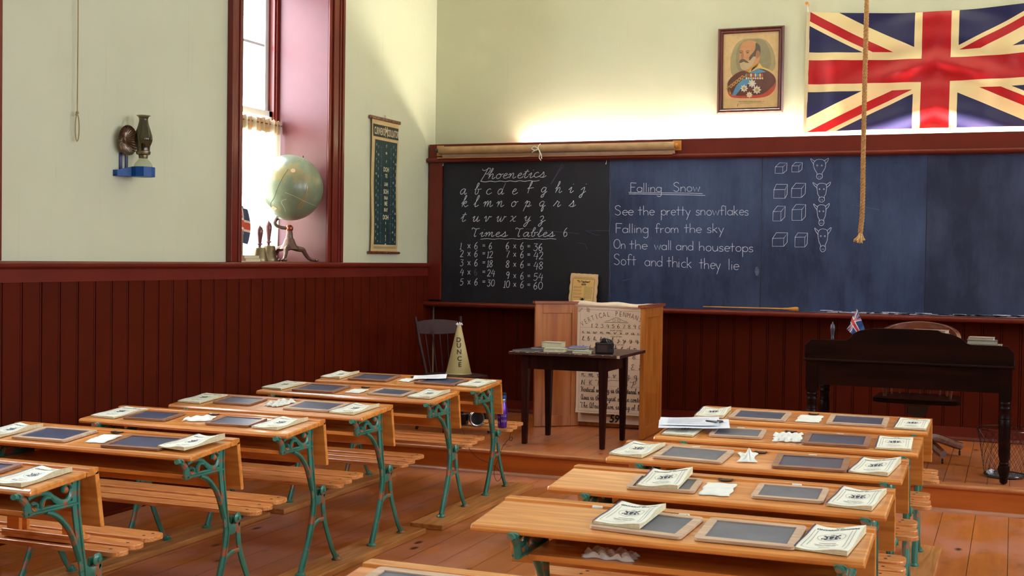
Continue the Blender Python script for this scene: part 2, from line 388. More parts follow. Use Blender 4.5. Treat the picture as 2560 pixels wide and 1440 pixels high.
k_ = NT('warm_tube'); k_.b.inputs['Emission Color'].default_value = (1.0, .93, .76, 1); k_.b.inputs['Emission Strength'].default_value = 112.0; M['tube'] = k_.done((.9, .9, .8), .5)
M['whitemetal'] = paint('white_enamel', (.7, .7, .66), .05, .4)
M['linen'] = paint('tan_oilcloth', (.44, .27, .13), .2, .65, 9, bump=.1)
M['linen_light'] = paint('pale_oilcloth', (.58, .42, .28), .15, .6, 9)
M['plate'] = paint('yellow_pine_plate', (.62, .25, .04), .1, .4, 10, coat=.3)
M['cordwhite'] = paint('white_cord', (.72, .70, .60), .1, .8)

# ------------------------------------------------------------------ the room
def wall_with_windows(axis, at, depth, lo, hi, wins, name):
    """plaster wall from floor to ceiling with window openings; axis is the wall's normal axis"""
    m = MB(); a0, a1 = sorted((at, at + depth))
    def bx(p0, p1, z0, z1):
        if axis == 'x': m.box(a0, p0, z0, a1, p1, z1)
        else: m.box(p0, a0, z0, p1, a1, z1)
    wins = sorted(wins); cur = lo
    for a, b in wins:
        bx(cur, a, 0, ZC); bx(a, b, 0, WIN_Z0 - .02); bx(a, b, WIN_Z1, ZC); cur = b
    bx(cur, hi, 0, ZC)
    return struct(name, m, M['plaster'])
wall_with_windows('x', XL, -.55, YF, YB, WIN_LEFT, 'wall_left')
wall_with_windows('x', XR, .55, YF, YB, WIN_RIGHT, 'wall_right')
wall_with_windows('y', YF, -.55, XL - .55, XR + .55, WIN_REAR, 'wall_front')
struct('wall_back', MB().box(XL - .55, YB, 0, XR + .55, YB + .2, ZC), M['plaster'])
struct('floor', MB().box(XL - .55, YF - .55, -.1, XR + .55, YB + .2, 0), M['floor'])
struct('ceiling', MB().box(XL - .55, YF - .55, ZC, XR + .55, YB + .2, ZC + .1), M['ceiling'])
# platform at the front of the class
YP, ZP = 8.26, .176
struct('platform', MB().box(XL + .001, YP + .012, .001, XR - .001, YB - .001, ZP - .004), M['stage'])
struct('trim_1', MB().box(XL + .012, YP - .008, 0, XR - .012, YP + .012, ZP - .03), M['riser'])
ny = YP + .055
prof = [(ny, ZP - .03), (YP - .02, ZP - .03)] + [(YP - .022 - .013*sin(radians(t)), ZP - .015 - .015*cos(radians(t))) for t in range(0, 181, 30)] + [(ny, ZP)]
struct('trim_2', MB().prism(prof, 'x', XL + .012, XR - .012), wood('nosing_wood', (.42, .13, .035), (.60, .24, .09), 'x', 1, .35, .3), smooth=True)
struct('trim_3', MB().prism([(YP - .008, 0), (YP - .032, 0)] + [(YP - .008 - .024*cos(radians(t)), .024*sin(radians(t))) for t in range(15, 91, 15)], 'x', XL + .012, XR - .012), wood('quarter_round_wood', (.40, .16, .08), (.55, .26, .15), 'x', 1, .4, .3), smooth=True)
# beaded wainscot
def beadboard(a, b, pitch, z0, z1, place):
    """profile runs from a to b; place(t, d) gives the plan position at distance t along and d out from the wall"""
    pr = []; t = a
    while t < b - 1e-6:
        e = min(t + pitch, b)
        pr += [(t, .016), (e - .020, .016), (e - .018, .010)]
        for k in range(5):
            an = pi*k/4; pr.append((e - .010 - .006*cos(an), .011 + .0055*sin(an)))
        pr += [(e - .002, .006), (e, .006)]
        t = e
    m = MB(); n = len(pr)
    vs = [(*place(t, d), z0) for t, d in pr] + [(*place(t, d), z1) for t, d in pr]
    return m.add(vs, [(i, i+1, n+i+1, n+i) for i in range(n-1)])
struct('wainscot_left', beadboard(YF + .002, YB - .03, .1443, .0, 1.45, lambda t, d: (XL + d, t)), M['red'])
struct('wainscot_back', beadboard(XL + .02, XR - .02, .1385, ZP, 1.12, lambda t, d: (t, YB - d)), M['red'])
struct('wainscot_right', beadboard(YF + .002, YB - .03, .1443, .0, 1.45, lambda t, d: (XR - d, t)), M['red'])
def rail(a, b, place, z=1.49):
    pr = [(.0, z-.115), (.020, z-.115), (.020, z-.045), (.030, z-.04), (.048, z-.03), (.052, z-.018), (.050, z-.006), (.044, z), (0, z)]
    m = MB(); n = len(pr)
    vs = [place(a, d, h) for d, h in pr] + [place(b, d, h) for d, h in pr]
    return m.add(vs, [tuple(range(n)), tuple(range(n, 2*n))[::-1]] + [(i, n+i, n+(i+1) % n, (i+1) % n) for i in range(n)])
struct('trim_4', rail(YF + .002, YB - .16, lambda t, d, h: (XL + d, t, h)), M['trim'], smooth=True)
struct('trim_5', rail(YF + .002, YB - .002, lambda t, d, h: (XR - d, t, h)), M['trim'], smooth=True)
struct('baseboard_left', MB().box(XL + .001, YF, 0, XL + .034, YP - .04, .13).box(XL + .034, YF, 0, XL + .052, YP - .04, .02), M['red'], bevel=.004)
struct('baseboard_back', MB().box(XL + .02, YB - .03, ZP, XR - .02, YB - .017, ZP + .10).prism([(YB - .03, ZP), (YB - .054, ZP), (YB - .050, ZP + .014), (YB - .042, ZP + .024), (YB - .03, ZP + .028)], 'x', XL + .02, XR - .02), M['trim'], smooth=True)
# windows: reveal, casing, sashes, panes
def make_window(n, axis, at, sgn, a, b, curtain=False):
    """axis 'x': wall plane x=at, outside is towards sgn; a..b along the wall"""
    def pl(d, t, z):                 # d outward from the room face
        return (at + sgn*d, t, z) if axis == 'x' else (t, at + sgn*d, z)
    def bx(m, d0, d1, t0, t1, z0, z1, mi=0):
        p = pl(d0, t0, z0); q = pl(d1, t1, z1); lo = [min(p[i], q[i]) for i in range(3)]; hi = [max(p[i], q[i]) for i in range(3)]
        return m.box(*lo, *hi, mi)
    D = .43; fr = MB()
    for t0, t1 in ((a, a + .035), (b - .035, b)): bx(fr, D, .56, t0, t1, WIN_Z0, WIN_Z1)
    bx(fr, D, .56, a, b, WIN_Z1 - .035, WIN_Z1); bx(fr, D, .56, a, b, WIN_Z0 - .02, WIN_Z0 + .03)
    for t0, t1 in ((a + .035, a + .052), (b - .052, b - .035)): bx(fr, D + .012, D + .03, t0, t1, WIN_Z0 + .03, WIN_Z1 - .035)
    o = struct('window_%d' % n, fr, M['trim'], bevel=.003)
    sa = MB(); zmid = 2.64
    for z0, z1, d in ((WIN_Z0 + .03, zmid + .02, D + .035), (zmid - .02, WIN_Z1 - .035, D + .075)):
        for t0, t1 in ((a + .035, a + .085), (b - .085, b - .035)): bx(sa, d, d + .035, t0, t1, z0, z1)
        bx(sa, d, d + .035, a + .035, b - .035, z0, z0 + .045); bx(sa, d, d + .035, a + .035, b - .035, z1 - .045, z1)
        bx(sa, d + .008, d + .028, (a + b)/2 - .011, (a + b)/2 + .011, z0, z1)
        bx(sa, d + .008, d + .028, a + .05, b - .05, (z0 + z1)/2 - .011, (z0 + z1)/2 + .011)
    sa.build('sash', M['windowwhite'], o, bevel=.002)
    for z0, z1, d in ((WIN_Z0 + .07, zmid, D + .052), (zmid, WIN_Z1 - .07, D + .092)):
        g = MB(); vs = [pl(d, a + .06, z0), pl(d, b - .06, z0), pl(d, b - .06, z1), pl(d, a + .06, z1)]; g.add(vs, [(0, 1, 2, 3)]); g.build('pane', M['glass'], o)
    rv = MB()
    for t0, t1 in ((a - .012, a + .002), (b - .002, b + .012)): bx(rv, -.004, D, t0, t1, WIN_Z0 - .01, WIN_Z1)
    bx(rv, -.004, D, a, b, WIN_Z1 - .002, WIN_Z1 + .012)
    rv.build('reveal_board', M['reveal'], o)
    si = MB(); bx(si, -.02, D, a - .0, b + .0, WIN_Z0 - .02, WIN_Z0 + .004); si.build('window_sill', M['trim'], o, bevel=.003)
    # moulded casing on the wall face
    ca = MB()
    def casing(t0, t1, z0, z1):
        s_ = 1 if t1 > t0 else -1; wd = abs(t1 - t0)
        for f0, f1, dd in ((0, .22, .020), (.22, .36, .034), (.36, .70, .026), (.70, .84, .034), (.84, 1.0, .044)):
            x0, x1 = sorted((t0 + s_*wd*f0, t0 + s_*wd*f1)); bx(ca, -dd, 0.0, x0, x1, z0, z1)
    casing(b, b + .20, WIN_Z0 + .001, WIN_Z1 + .18); casing(a, a - .16, WIN_Z0 + .001, WIN_Z1 + .18)
    bx(ca, -.03, 0, a - .16, b + .20, WIN_Z1, WIN_Z1 + .18)
    ca.build('casing', M['trim'], o, bevel=.004)
    return o
wn = 1
for a, b in WIN_LEFT: make_window(wn, 'x', XL, -1, a, b); wn += 1
for a, b in WIN_RIGHT: make_window(wn, 'x', XR, 1, a, b); wn += 1
for a, b in WIN_REAR: make_window(wn, 'y', YF, -1, a, b); wn += 1
# ------------------------------------------------------------------ handwriting: glyphs as pen strokes, x-height 1
def A(cx, cy, rx, ry, a0, a1):
    n = max(4, int(abs(a1-a0)/28)); return [(cx+rx*cos(radians(a0+(a1-a0)*i/n)), cy+ry*sin(radians(a0+(a1-a0)*i/n))) for i in range(n+1)]
PR = {
 'a': (.95, [A(.42,.5,.38,.48,40,400), [(.80,.98),(.80,0)]]), 'b': (.9, [[(.08,1.9),(.08,0)], A(.44,.5,.36,.5,170,-170)]),
 'c': (.8, [A(.45,.5,.38,.5,50,310)]), 'd': (.95, [A(.42,.5,.38,.48,40,400), [(.80,1.9),(.80,0)]]),
 'e': (.85, [[(.08,.5),(.78,.56)] + A(.43,.5,.36,.5,10,315)]), 'f': (.75, [A(.48,1.55,.24,.35,20,180) + [(.24,0)], [(.0,.95),(.6,.98)]]),
 'g': (.95, [A(.42,.5,.38,.48,40,400), [(.80,.98),(.80,-.5)] + A(.45,-.55,.35,.42,0,-150)]), 'h': (.9, [[(.08,1.9),(.08,0)], [(.08,.6),(.3,.95),(.6,.92),(.72,.6),(.72,0)]]),
 'i': (.35, [[(.12,1),(.12,0)], [(.12,1.38),(.14,1.45)]]), 'j': (.4, [[(.25,1),(.25,-.6)] + A(.02,-.6,.23,.35,0,-140), [(.25,1.38),(.27,1.45)]]),
 'k': (.8, [[(.08,1.9),(.08,0)], [(.62,1.05),(.1,.5)], [(.22,.6),(.66,0)]]), 'l': (.35, [[(.12,1.9),(.12,0)]]),
 'm': (1.35, [[(.08,1),(.08,0)], [(.08,.6),(.26,.95),(.5,.95),(.6,.6),(.6,0)], [(.6,.6),(.78,.95),(1.02,.95),(1.12,.6),(1.12,0)]]),
 'n': (.9, [[(.08,1),(.08,0)], [(.08,.6),(.3,.95),(.6,.92),(.72,.6),(.72,0)]]), 'o': (.9, [A(.42,.5,.36,.5,90,455)]),
 'p': (.9, [[(.08,1),(.08,-1)], A(.44,.5,.36,.5,170,-170)]), 'q': (.95, [A(.42,.5,.38,.48,40,400), [(.80,.98),(.80,-1)]]),
 'r': (.65, [[(.08,1),(.08,0)], [(.08,.55),(.25,.88),(.55,.95)]]), 's': (.75, [smooth([(.62,.85),(.4,1.0),(.15,.85),(.2,.6),(.55,.42),(.6,.15),(.35,0),(.06,.12)],4)]),
 't': (.7, [[(.3,1.7),(.3,0)], [(0,1.0),(.62,1.05)]]), 'u': (.9, [smooth([(.08,1),(.1,.3),(.35,0),(.65,.15),(.75,.5)],4), [(.76,1),(.76,0)]]),
 'v': (.85, [[(.05,1),(.38,0),(.75,1)]]), 'w': (1.15, [[(.05,1),(.3,0),(.55,.85),(.8,0),(1.05,1)]]), 'x': (.8, [[(.05,1),(.7,0)], [(.7,1),(.05,0)]]),
 'y': (.85, [[(.05,1),(.4,.05)], [(.75,1),(.2,-.9)]]), 'z': (.8, [[(.05,1),(.7,1),(.05,0),(.7,0)]]),
 'F': (1.0, [[(.1,1.9),(.1,0)], [(.1,1.9),(.95,1.85)], [(.1,1.0),(.75,1.0)]]), 'S': (1.05, [smooth([(.85,1.65),(.55,1.95),(.15,1.7),(.2,1.25),(.7,.85),(.85,.4),(.5,0),(.08,.25)],5)]),
 'O': (1.3, [A(.6,.95,.55,.95,100,460)]), 'T': (1.2, [[(.6,1.9),(.6,0)], [(0,1.9),(1.15,1.9)]]), 'A': (1.2, [[(0,0),(.55,1.9),(1.1,0)], [(.25,.7),(.85,.7)]]),
 'V': (1.2, [[(0,1.9),(.55,0),(1.1,1.9)]]),
 '0': (.95, [A(.42,.75,.36,.75,100,460)]), '1': (.5, [[(.1,1.2),(.28,1.5),(.22,0)], [(.0,0),(.42,0)]]), '2': (.9, [smooth([(.1,1.2),(.35,1.5),(.68,1.3),(.6,.8),(.1,.03)],4), [(.1,.03),(.8,.05)]]),
 '3': (.9, [[(.1,1.45),(.7,1.45),(.35,.9)] + smooth([(.35,.9),(.7,.7),(.65,.2),(.35,0),(.05,.2)],4)]), '4': (.95, [[(.45,1.5),(.08,.6),(.85,.6)], [(.72,1.2),(.6,-.1)]]),
 '5': (.85, [[(.7,1.5),(.2,1.45),(.15,.85)] + smooth([(.15,.85),(.55,.9),(.7,.45),(.4,0),(.05,.15)],4)]), '6': (.85, [smooth([(.55,1.5),(.25,1.1),(.08,.5),(.3,0),(.65,.25),(.55,.7),(.3,.75),(.1,.45)],4)]),
 '7': (.85, [[(.05,1.45),(.75,1.45),(.3,0)]]), '8': (.85, [smooth([(.4,.8),(.12,1.15),(.4,1.5),(.68,1.2),(.4,.8),(.08,.35),(.4,0),(.7,.35),(.4,.8)],4)]),
 '9': (.85, [smooth([(.68,1.1),(.4,.78),(.12,1.1),(.35,1.5),(.68,1.3),(.66,.7),(.5,0)],4)]), '=': (.8, [[(.05,.75),(.65,.78)], [(.05,.45),(.65,.48)]]), ' ': (.75, []), "'": (.3, [[(.1,1.9),(.1,1.6)]]), ',': (.4, [[(.15,.1),(.05,-.3)]]), '?': (.6, []),
}
EX = lambda x, y=0: [(x,y+.3),(x+.04,y+.05),(x+.2,y),(x+.36,y+.25)]
CU = {
 'a': (1.15, [smooth([(.75,.85),(.5,1.0),(.15,.75),(.06,.3),(.3,0),(.6,.3),(.78,.95),(.76,.25),(.9,0),(1.12,.25)],4)]),
 'b': (1.1, [smooth([(0,.8),(.35,1.3),(.5,1.9),(.3,2.0),(.22,1.4),(.2,.3),(.4,0),(.66,.25),(.6,.8),(.45,.95),(.8,.9),(1.05,1.0)],4)]),
 'c': (.95, [smooth([(.7,.85),(.45,1.0),(.12,.7),(.1,.25),(.4,0),(.75,.15),(.95,.3)],4)]),
 'd': (1.15, [smooth([(.7,.85),(.45,1.0),(.12,.7),(.1,.25),(.35,0),(.65,.4),(.95,2.0)],4), smooth([(.95,2.0),(.8,1.2),(.76,.2),(.9,0),(1.12,.25)],4)]),
 'e': (.95, [smooth([(.02,.4),(.45,.6),(.6,.85),(.4,1.0),(.14,.7),(.14,.2),(.42,0),(.75,.15),(.95,.35)],4)]),
 'f': (1.0, [smooth([(0,.7),(.35,1.2),(.5,1.85),(.38,2.0),(.26,1.5),(.22,.3),(.2,-.1)],4), [(-.05,.72),(.3,.8),(.95,.9)]]),
 'g': (1.1, [smooth([(.7,.85),(.45,1.0),(.12,.7),(.1,.3),(.35,.1),(.65,.4),(.78,.95)],4), smooth([(.78,.95),(.72,0),(.6,-.7),(.3,-.8),(.3,-.5),(.7,-.1),(1.05,.25)],4)]),
 'h': (1.2, [smooth([(-.05,.7),(.35,1.3),(.48,1.9),(.34,2.0),(.25,1.4),(.15,0)],4), smooth([(.15,.1),(.4,.8),(.65,.95),(.72,.6),(.68,.15),(.85,0),(1.15,.3)],4)]),
 'i': (.75, [smooth([(-.1,.5),(.3,1.0),(.22,.2),(.38,0),(.75,.35)],4), [(.42,1.5),(.45,1.58)]]),
 'j': (.8, [smooth([(-.1,.5),(.4,1.0),(.35,0),(.2,-.8),(-.1,-.8),(0,-.45),(.75,.3)],4), [(.5,1.5),(.53,1.58)]]),
 'k': (1.15, [smooth([(-.05,.5),(.35,1.3),(.48,1.9),(.34,2.0),(.25,1.4),(.15,0)],4), smooth([(.15,.2),(.45,.9),(.7,.95),(.65,.65),(.3,.5),(.6,.05),(.75,0),(1.1,.25)],4)]),
 'l': (.8, [smooth([(-.05,.3),(.4,1.3),(.52,1.9),(.36,2.0),(.24,1.4),(.2,.2),(.35,0),(.78,.3)],4)]),
 'm': (1.6, [smooth([(-.1,.6),(.2,.95),(.15,0)],3), smooth([(.15,.1),(.4,.85),(.6,.95),(.6,0)],4), smooth([(.6,.1),(.85,.85),(1.05,.95),(1.05,.15),(1.2,0),(1.5,.3)],4)]),
 'n': (1.25, [smooth([(-.1,.6),(.2,.95),(.15,0)],3), smooth([(.15,.1),(.4,.85),(.65,.95),(.66,.15),(.82,0),(1.15,.3)],4)]),
 'o': (1.05, [smooth([(.45,.98),(.12,.7),(.1,.25),(.4,0),(.72,.35),(.7,.8),(.45,.98),(.6,.75),(1.05,.95)],4)]),
 'p': (1.15, [smooth([(-.1,.6),(.25,1.1),(.1,0),(-.05,-.8)],4), smooth([(.1,.2),(.4,.9),(.7,.8),(.65,.25),(.35,.1),(.2,.2),(.6,0),(1.05,.3)],4)]),
 'q': (1.1, [smooth([(.7,.85),(.45,1.0),(.12,.7),(.1,.3),(.35,.1),(.65,.4),(.78,.95)],4), smooth([(.78,.95),(.65,0),(.6,-.7),(.75,-.8),(.85,-.4),(.8,0),(1.1,.25)],4)]),
 'r': (1.1, [smooth([(-.1,.1),(.3,.85),(.35,1.1),(.5,.9),(.75,.85)],3), smooth([(.75,.85),(.6,.2),(.75,0),(1.1,.35)],4)]),
 's': (1.0, [smooth([(-.1,.1),(.35,.75),(.45,1.1),(.6,.6),(.6,.2),(.35,0),(.1,.1)],4), smooth([(.35,0),(.7,.05),(1.0,.35)],3)]),
 't': (.85, [smooth([(-.1,.5),(.35,1.2),(.42,1.6),(.28,.9),(.22,.2),(.38,0),(.78,.3)],4), [(.02,1.2),(.7,1.25)]]),
 'u': (1.25, [smooth([(-.1,.6),(.2,.95),(.12,.2),(.3,0),(.6,.4),(.75,.95),(.7,.2),(.85,0),(1.15,.3)],4)]),
 'v': (1.05, [smooth([(-.1,.6),(.15,.95),(.22,.5),(.25,0),(.5,.3),(.68,.9),(.8,.8),(1.05,.9)],4)]),
 'w': (1.5, [smooth([(-.1,.6),(.18,.95),(.12,.2),(.3,0),(.6,.6),(.65,.95),(.62,.2),(.8,0),(1.1,.6),(1.1,.95),(1.2,.8),(1.45,.9)],4)]),
 'x': (1.1, [smooth([(0,.85),(.25,.95),(.45,.4),(.6,.05),(.95,.1)],4), [(.85,.98),(.05,0)]]),
 'y': (1.1, [smooth([(-.1,.6),(.2,.95),(.15,.3),(.35,.1),(.65,.5),(.8,.95)],4), smooth([(.8,.95),(.65,-.2),(.4,-.85),(.1,-.8),(.3,-.3),(1.05,.25)],4)]),
 'z': (1.1, [smooth([(0,.75),(.3,1.0),(.6,.8),(.5,.4),(.25,.1),(.5,.1),(.55,-.4),(.3,-.85),(.05,-.7),(.3,-.3),(1.05,.25)],4)]),
 'P': (1.6, [smooth([(-.5,1.9),(-.3,1.6),(.1,1.6),(.55,1.9),(.6,2.1)],4), smooth([(.6,2.1),(.3,.9),(-.15,-.5)],4), smooth([(.55,2.0),(1.0,2.0),(1.05,1.4),(.7,.9),(.3,.95)],4)]),
 'T': (1.5, [smooth([(-.2,1.6),(-.3,1.85),(0,1.95),(.5,1.7),(1.4,1.85)],4), smooth([(.7,1.75),(.55,.8),(.5,.2),(.7,0),(.95,.2)],4)]),
 'V': (1.3, [smooth([(-.1,1.5),(.15,1.9),(.35,1.0),(.4,0),(.75,1.0),(1.05,1.85)],4)]), 'A': (1.5, [smooth([(.9,1.7),(.5,1.95),(.1,1.2),(.15,.3),(.5,0),(.85,.6),(1.0,1.8),(.95,.4),(1.1,0),(1.4,.3)],4)]),
 'N': (1.4, [smooth([(0,.1),(.25,1.8),(.2,0)],4), [(.25,1.8),(.9,0)], smooth([(.9,0),(.95,1.5),(1.15,1.9)],3)]), 'K': (1.3, [[(.2,1.9),(.15,0)], [(.9,1.9),(.2,.9)], smooth([(.3,1.0),(.7,.2),(1.1,.1)],3)]),
 'S': (1.2, [smooth([(-.1,.1),(.5,1.0),(.75,1.7),(.5,1.95),(.35,1.5),(.8,.7),(.6,.05),(.15,.1)],4)]), 'B': (1.2, [[(.2,1.9),(.15,0)], smooth([(.2,1.85),(.8,1.8),(.75,1.2),(.3,1.0),(.9,.8),(.85,.1),(.15,0)],4)]),
 'E': (1.1, [smooth([(.8,1.6),(.5,1.95),(.25,1.5),(.55,1.05),(.15,.6),(.3,.05),(.9,.3)],4)]), 'J': (1.1, [smooth([(0,1.2),(.4,1.9),(.75,1.8),(.6,0),(.4,-.8),(.1,-.6),(.9,.3)],4)]),
 'W': (1.6, [smooth([(0,1.8),(.2,.2),(.6,1.2),(.8,.1),(1.2,1.8)],4)]), 'M': (1.7, [smooth([(0,0),(.25,1.8),(.4,.1),(.75,1.8),(.9,.2),(1.2,.1)],4)]), ' ': (.9, []),
}
def write(mb, txt, fn, x0, y0, x1=None, y1=None, size=1.0, w=.1, font=PR, slant=0.0, wob=.0, seed=1, m=0, xs=1.0, taper=False):
    """writes txt from (x0,y0); with x1 the line is stretched to end there; y grows upward in fn's plane"""
    rn = random.Random(seed); tot = sum(font.get(c, (.8, []))[0] for c in txt)
    k = (x1 - x0)/tot if x1 is not None else size*xs
    if y1 is None: y1 = y0
    cx = 0.0
    for c in txt:
        adv, st = font.get(c, (.8, [])); jx, jy, js = rn.uniform(-wob, wob), rn.uniform(-wob, wob), 1 + rn.uniform(-wob, wob)
        for s_ in st:
            pts = []
            for (a, b) in s_:
                xx = x0 + (cx + a + jx)*k + b*size*slant*js; yy = y0 + (y1 - y0)*min(1, (cx/tot)) + (b*js + jy)*size
                pts.append((xx, yy))
            mb.ribbon(pts, w, fn, m, taper)
        cx += adv

# ------------------------------------------------------------------ blackboard
YS = 10.285                                      # face of the slates
bb = thing('blackboard', 'wide framed slate blackboard covered in chalk writing along the end wall', 'blackboard', (XL + .02, YB, ZP))
def bpart(mb, name, mats, **k):                  # parts are modelled in room coordinates
    o = mb.build(name, mats, bb, **k); o.matrix_parent_inverse = Matrix.Translation((-(XL + .02), -YB, -ZP)); return o
XE = 2.2
xs_ = [-4.80] + [P(u, 590, y=YS).x for u in (1523, 1903, 2315)] + [.78, XE]
ZB0, ZB1 = 1.146, 2.40
for i in range(5):
    mt = [M['board_dark'], M['board_mid'], M['board_mid'], M['board_right'], M['board_right']][i]
    o = bpart(MB().box(xs_[i] + .002, YS, ZB0, xs_[i+1] - .002, YS + .012, ZB1), 'slate_panel', mt)
    if i == 0: o['label'] = 'darkest slate panel, freshly wiped'
bpart(MB().box(-4.82, YS + .013, ZB0 - .03, XE, YB - .021, 2.44), 'backing_board', M['trim'])
bpart(MB().box(-4.925, 10.255, 1.16, -4.80, 10.285, 2.43).box(-4.925, 10.285, 1.16, -4.82, YB - .021, 2.43), 'side_stile', M['trim'], bevel=.003)
bpart(MB().box(XE, 10.255, 1.16, XE + .12, YB - .021, 2.43), 'side_stile', M['trim'], bevel=.003)
bpart(MB().box(-4.922, 10.25, 2.43, XE + .12, 10.272, 2.558).box(-4.922, 10.272, 2.43, -4.90, YB - .001, 2.558), 'header_board', M['trim'], bevel=.002)
cr = [(10.272, 2.392), (10.235, 2.392)] + [(10.235 - .026*sin(radians(t)), 2.414 - .022*cos(radians(t))) for t in range(0, 181, 20)] + [(10.25, 2.438), (10.272, 2.438)]
bpart(MB().prism(cr, 'x', -4.932, XE + .14), 'cornice_moulding', M['trim'], smooth=True)
le = [(YS - .001, 1.146), (10.185, 1.144)] + [(10.183 - .018*sin(radians(t)), 1.124 + .020*cos(radians(t))) for t in range(0, 181, 20)] + [(10.20, 1.100), (YB - .03, 1.096), (YB - .03, 1.146)]
bpart(MB().prism(le, 'x', -4.935, XE + .14), 'chalk_ledge', M['trim'], smooth=True)
# dust lying on the ledge towards the right
rd = random.Random(4); m = MB()
for i in range(320):
    x = rd.triangular(-1.9, .8, .2); l = rd.uniform(.03, .16); y = rd.uniform(10.20, 10.27)
    m.ribbon(smooth([(x, y), (x + l*.5, y + rd.uniform(-.004, .004)), (x + l, y)], 3), rd.uniform(.003, .012), lambda a, b: (a, b, 1.1475))
for i in range(170):
    x = rd.triangular(-1.7, .7, .1); l = rd.uniform(.03, .14); z = 1.147 + abs(rd.gauss(0, .006))
    m.ribbon([(x, z), (x + l*.5, z + .001), (x + l, z)], rd.uniform(.002, .006), lambda a, b: (a, YS - .0014, b))
bpart(m, 'chalk_dust', M['dust'], )
bb.children[-1]['kind'] = 'stuff'
# chalk writing, laid on the slate face
def zone(ox, oy, sc, off=.0012):
    return lambda x, y: tuple(P(ox + x/sc, oy - y/sc, y=YS - off))        # y is negative downwards
za = zone(1060, 340, 3.4292); zb = zone(1500, 380, 3.6571)
Wc = 4.6; lines_ = []
def nl(name='chalk_writing'):
    m_ = MB(); lines_.append((name, m_)); return m_
ch = nl()
write(ch, 'P', za, 500, -365, size=44, w=Wc, font=CU, slant=.28)
write(ch, 'hoenetics', za, 545, -368, 1045, -352, size=44, w=Wc, font=CU, slant=.28, wob=.03)
ch.ribbon(smooth([(485+i*42, -388 - (6 if i % 2 else 0) + i*.6) for i in range(13)], 4), Wc, za)
for s_, y, xl_ in (('abcdefghij', -500, (305,425,528,625,750,880,998,1120,1240,1345)), ('klmnopqrs', -606, (318,425,508,622,742,862,982,1112,1245)), ('tuvwxyz', -733, (315,415,515,620,735,858,985))):
    for q, (c, x) in enumerate(zip(s_, xl_)):
        ch = nl('chalk_letter')
        yy = y + (14 if (s_[0] == 'a' and q > 4) else 0)
        write(ch, c, za, x, yy, size=48, w=Wc, font=CU, slant=.26, xs=1.08)
ch = nl()
write(ch, 'T', za, 410, -862, size=38, w=Wc, font=CU, slant=.2); write(ch, 'imes', za, 478, -862, 715, -862, size=38, w=Wc, font=CU, slant=.28)
write(ch, 'T', za, 785, -862, size=38, w=Wc, font=CU, slant=.2); write(ch, 'ables', za, 845, -862, 1120, -862, size=38, w=Wc, font=CU, slant=.28)
write(ch, '6', za, 1190, -862, size=50, w=Wc, slant=.12)
ch.ribbon(smooth([(485+i*54, -883 + (3 if i % 2 else -2)) for i in range(13)], 4), 4.0, za)
rows = [(970,'1','6'),(1037,'2','12'),(1115,'3','18'),(1195,'4','24'),(1280,'5','30')]
for y, a, r_ in rows:
    ch = nl()
    write(ch, a, za, 305, -y, size=38, w=Wc, slant=.12); write(ch, 'x', za, 373, -y + 8, size=34, w=Wc)
    if a != '4': write(ch, '6', za, 428, -y, size=40, w=Wc, slant=.12)
    write(ch, '=', za, 500, -y + 8, size=38, w=Wc); write(ch, r_, za, 538 if len(r_) > 1 else 553, -y - (8 if len(r_) > 1 else 0), size=38, w=Wc, slant=.1)
fa = MB(); write(fa, '6', za, 428, -1195, size=38, w=Wc)
for y, a, r_ in [(970,'6','36'),(1042,'7','42'),(1128,'8','48'),(1225,'9','54'),(1300,'10','60')]:
    ch = nl()
    write(ch, a, za, 698 if len(a) == 1 else 680, -y, size=40, w=Wc, slant=.1); write(ch, 'x', za, 766, -y + 8, size=32, w=Wc)
    write(ch, '6', za, 822, -y - 4, size=42, w=Wc, slant=.1); write(ch, '=', za, 885, -y + 2, size=38, w=Wc); write(ch, r_, za, 935, -y - 14, size=42, w=Wc, xs=1.15, slant=.08)
Wb = 4.4
ch = nl()
write(ch, 'Falling', zb, 275, -365, 570, -365, size=44, w=Wb); ch = nl(); write(ch, 'Snow', zb, 668, -362, 920, -360, size=44, w=Wb)
ch.ribbon(smooth([(262,-368),(420,-372),(640,-374),(800,-376),(938,-381)], 4), Wb, zb); ch.ribbon(smooth([(265,-383),(450,-385),(700,-390),(962,-397)], 4), Wb, zb)
for wds, y in (([('See',133,312),('the',348,505),('pretty',555,830),('snowflakes',872,1365)], (-578,-578)), ([('Falling',142,448),('from',505,728),('the',770,935),('sky',975,1140)], (-740,-738)),
               ([('On',122,240),('the',270,440),('wall',495,660),('and',695,860),('housetops',903,1408)], (-884,-914)), ([('Soft',125,335),('and',408,578),('thick',610,845),('they',908,1108),('lie',1172,1278)], (-1030,-1085))):
    for t_, a, b in wds:
        ch = nl('chalk_word')
        q0 = y[0] + (y[1]-y[0])*(a-120)/1250; q1 = y[0] + (y[1]-y[0])*(b-120)/1250
        write(ch, t_, zb, a, q0, b, q1, size=46 if y[0] > -1000 else 52, w=Wb, wob=.03, seed=len(t_))
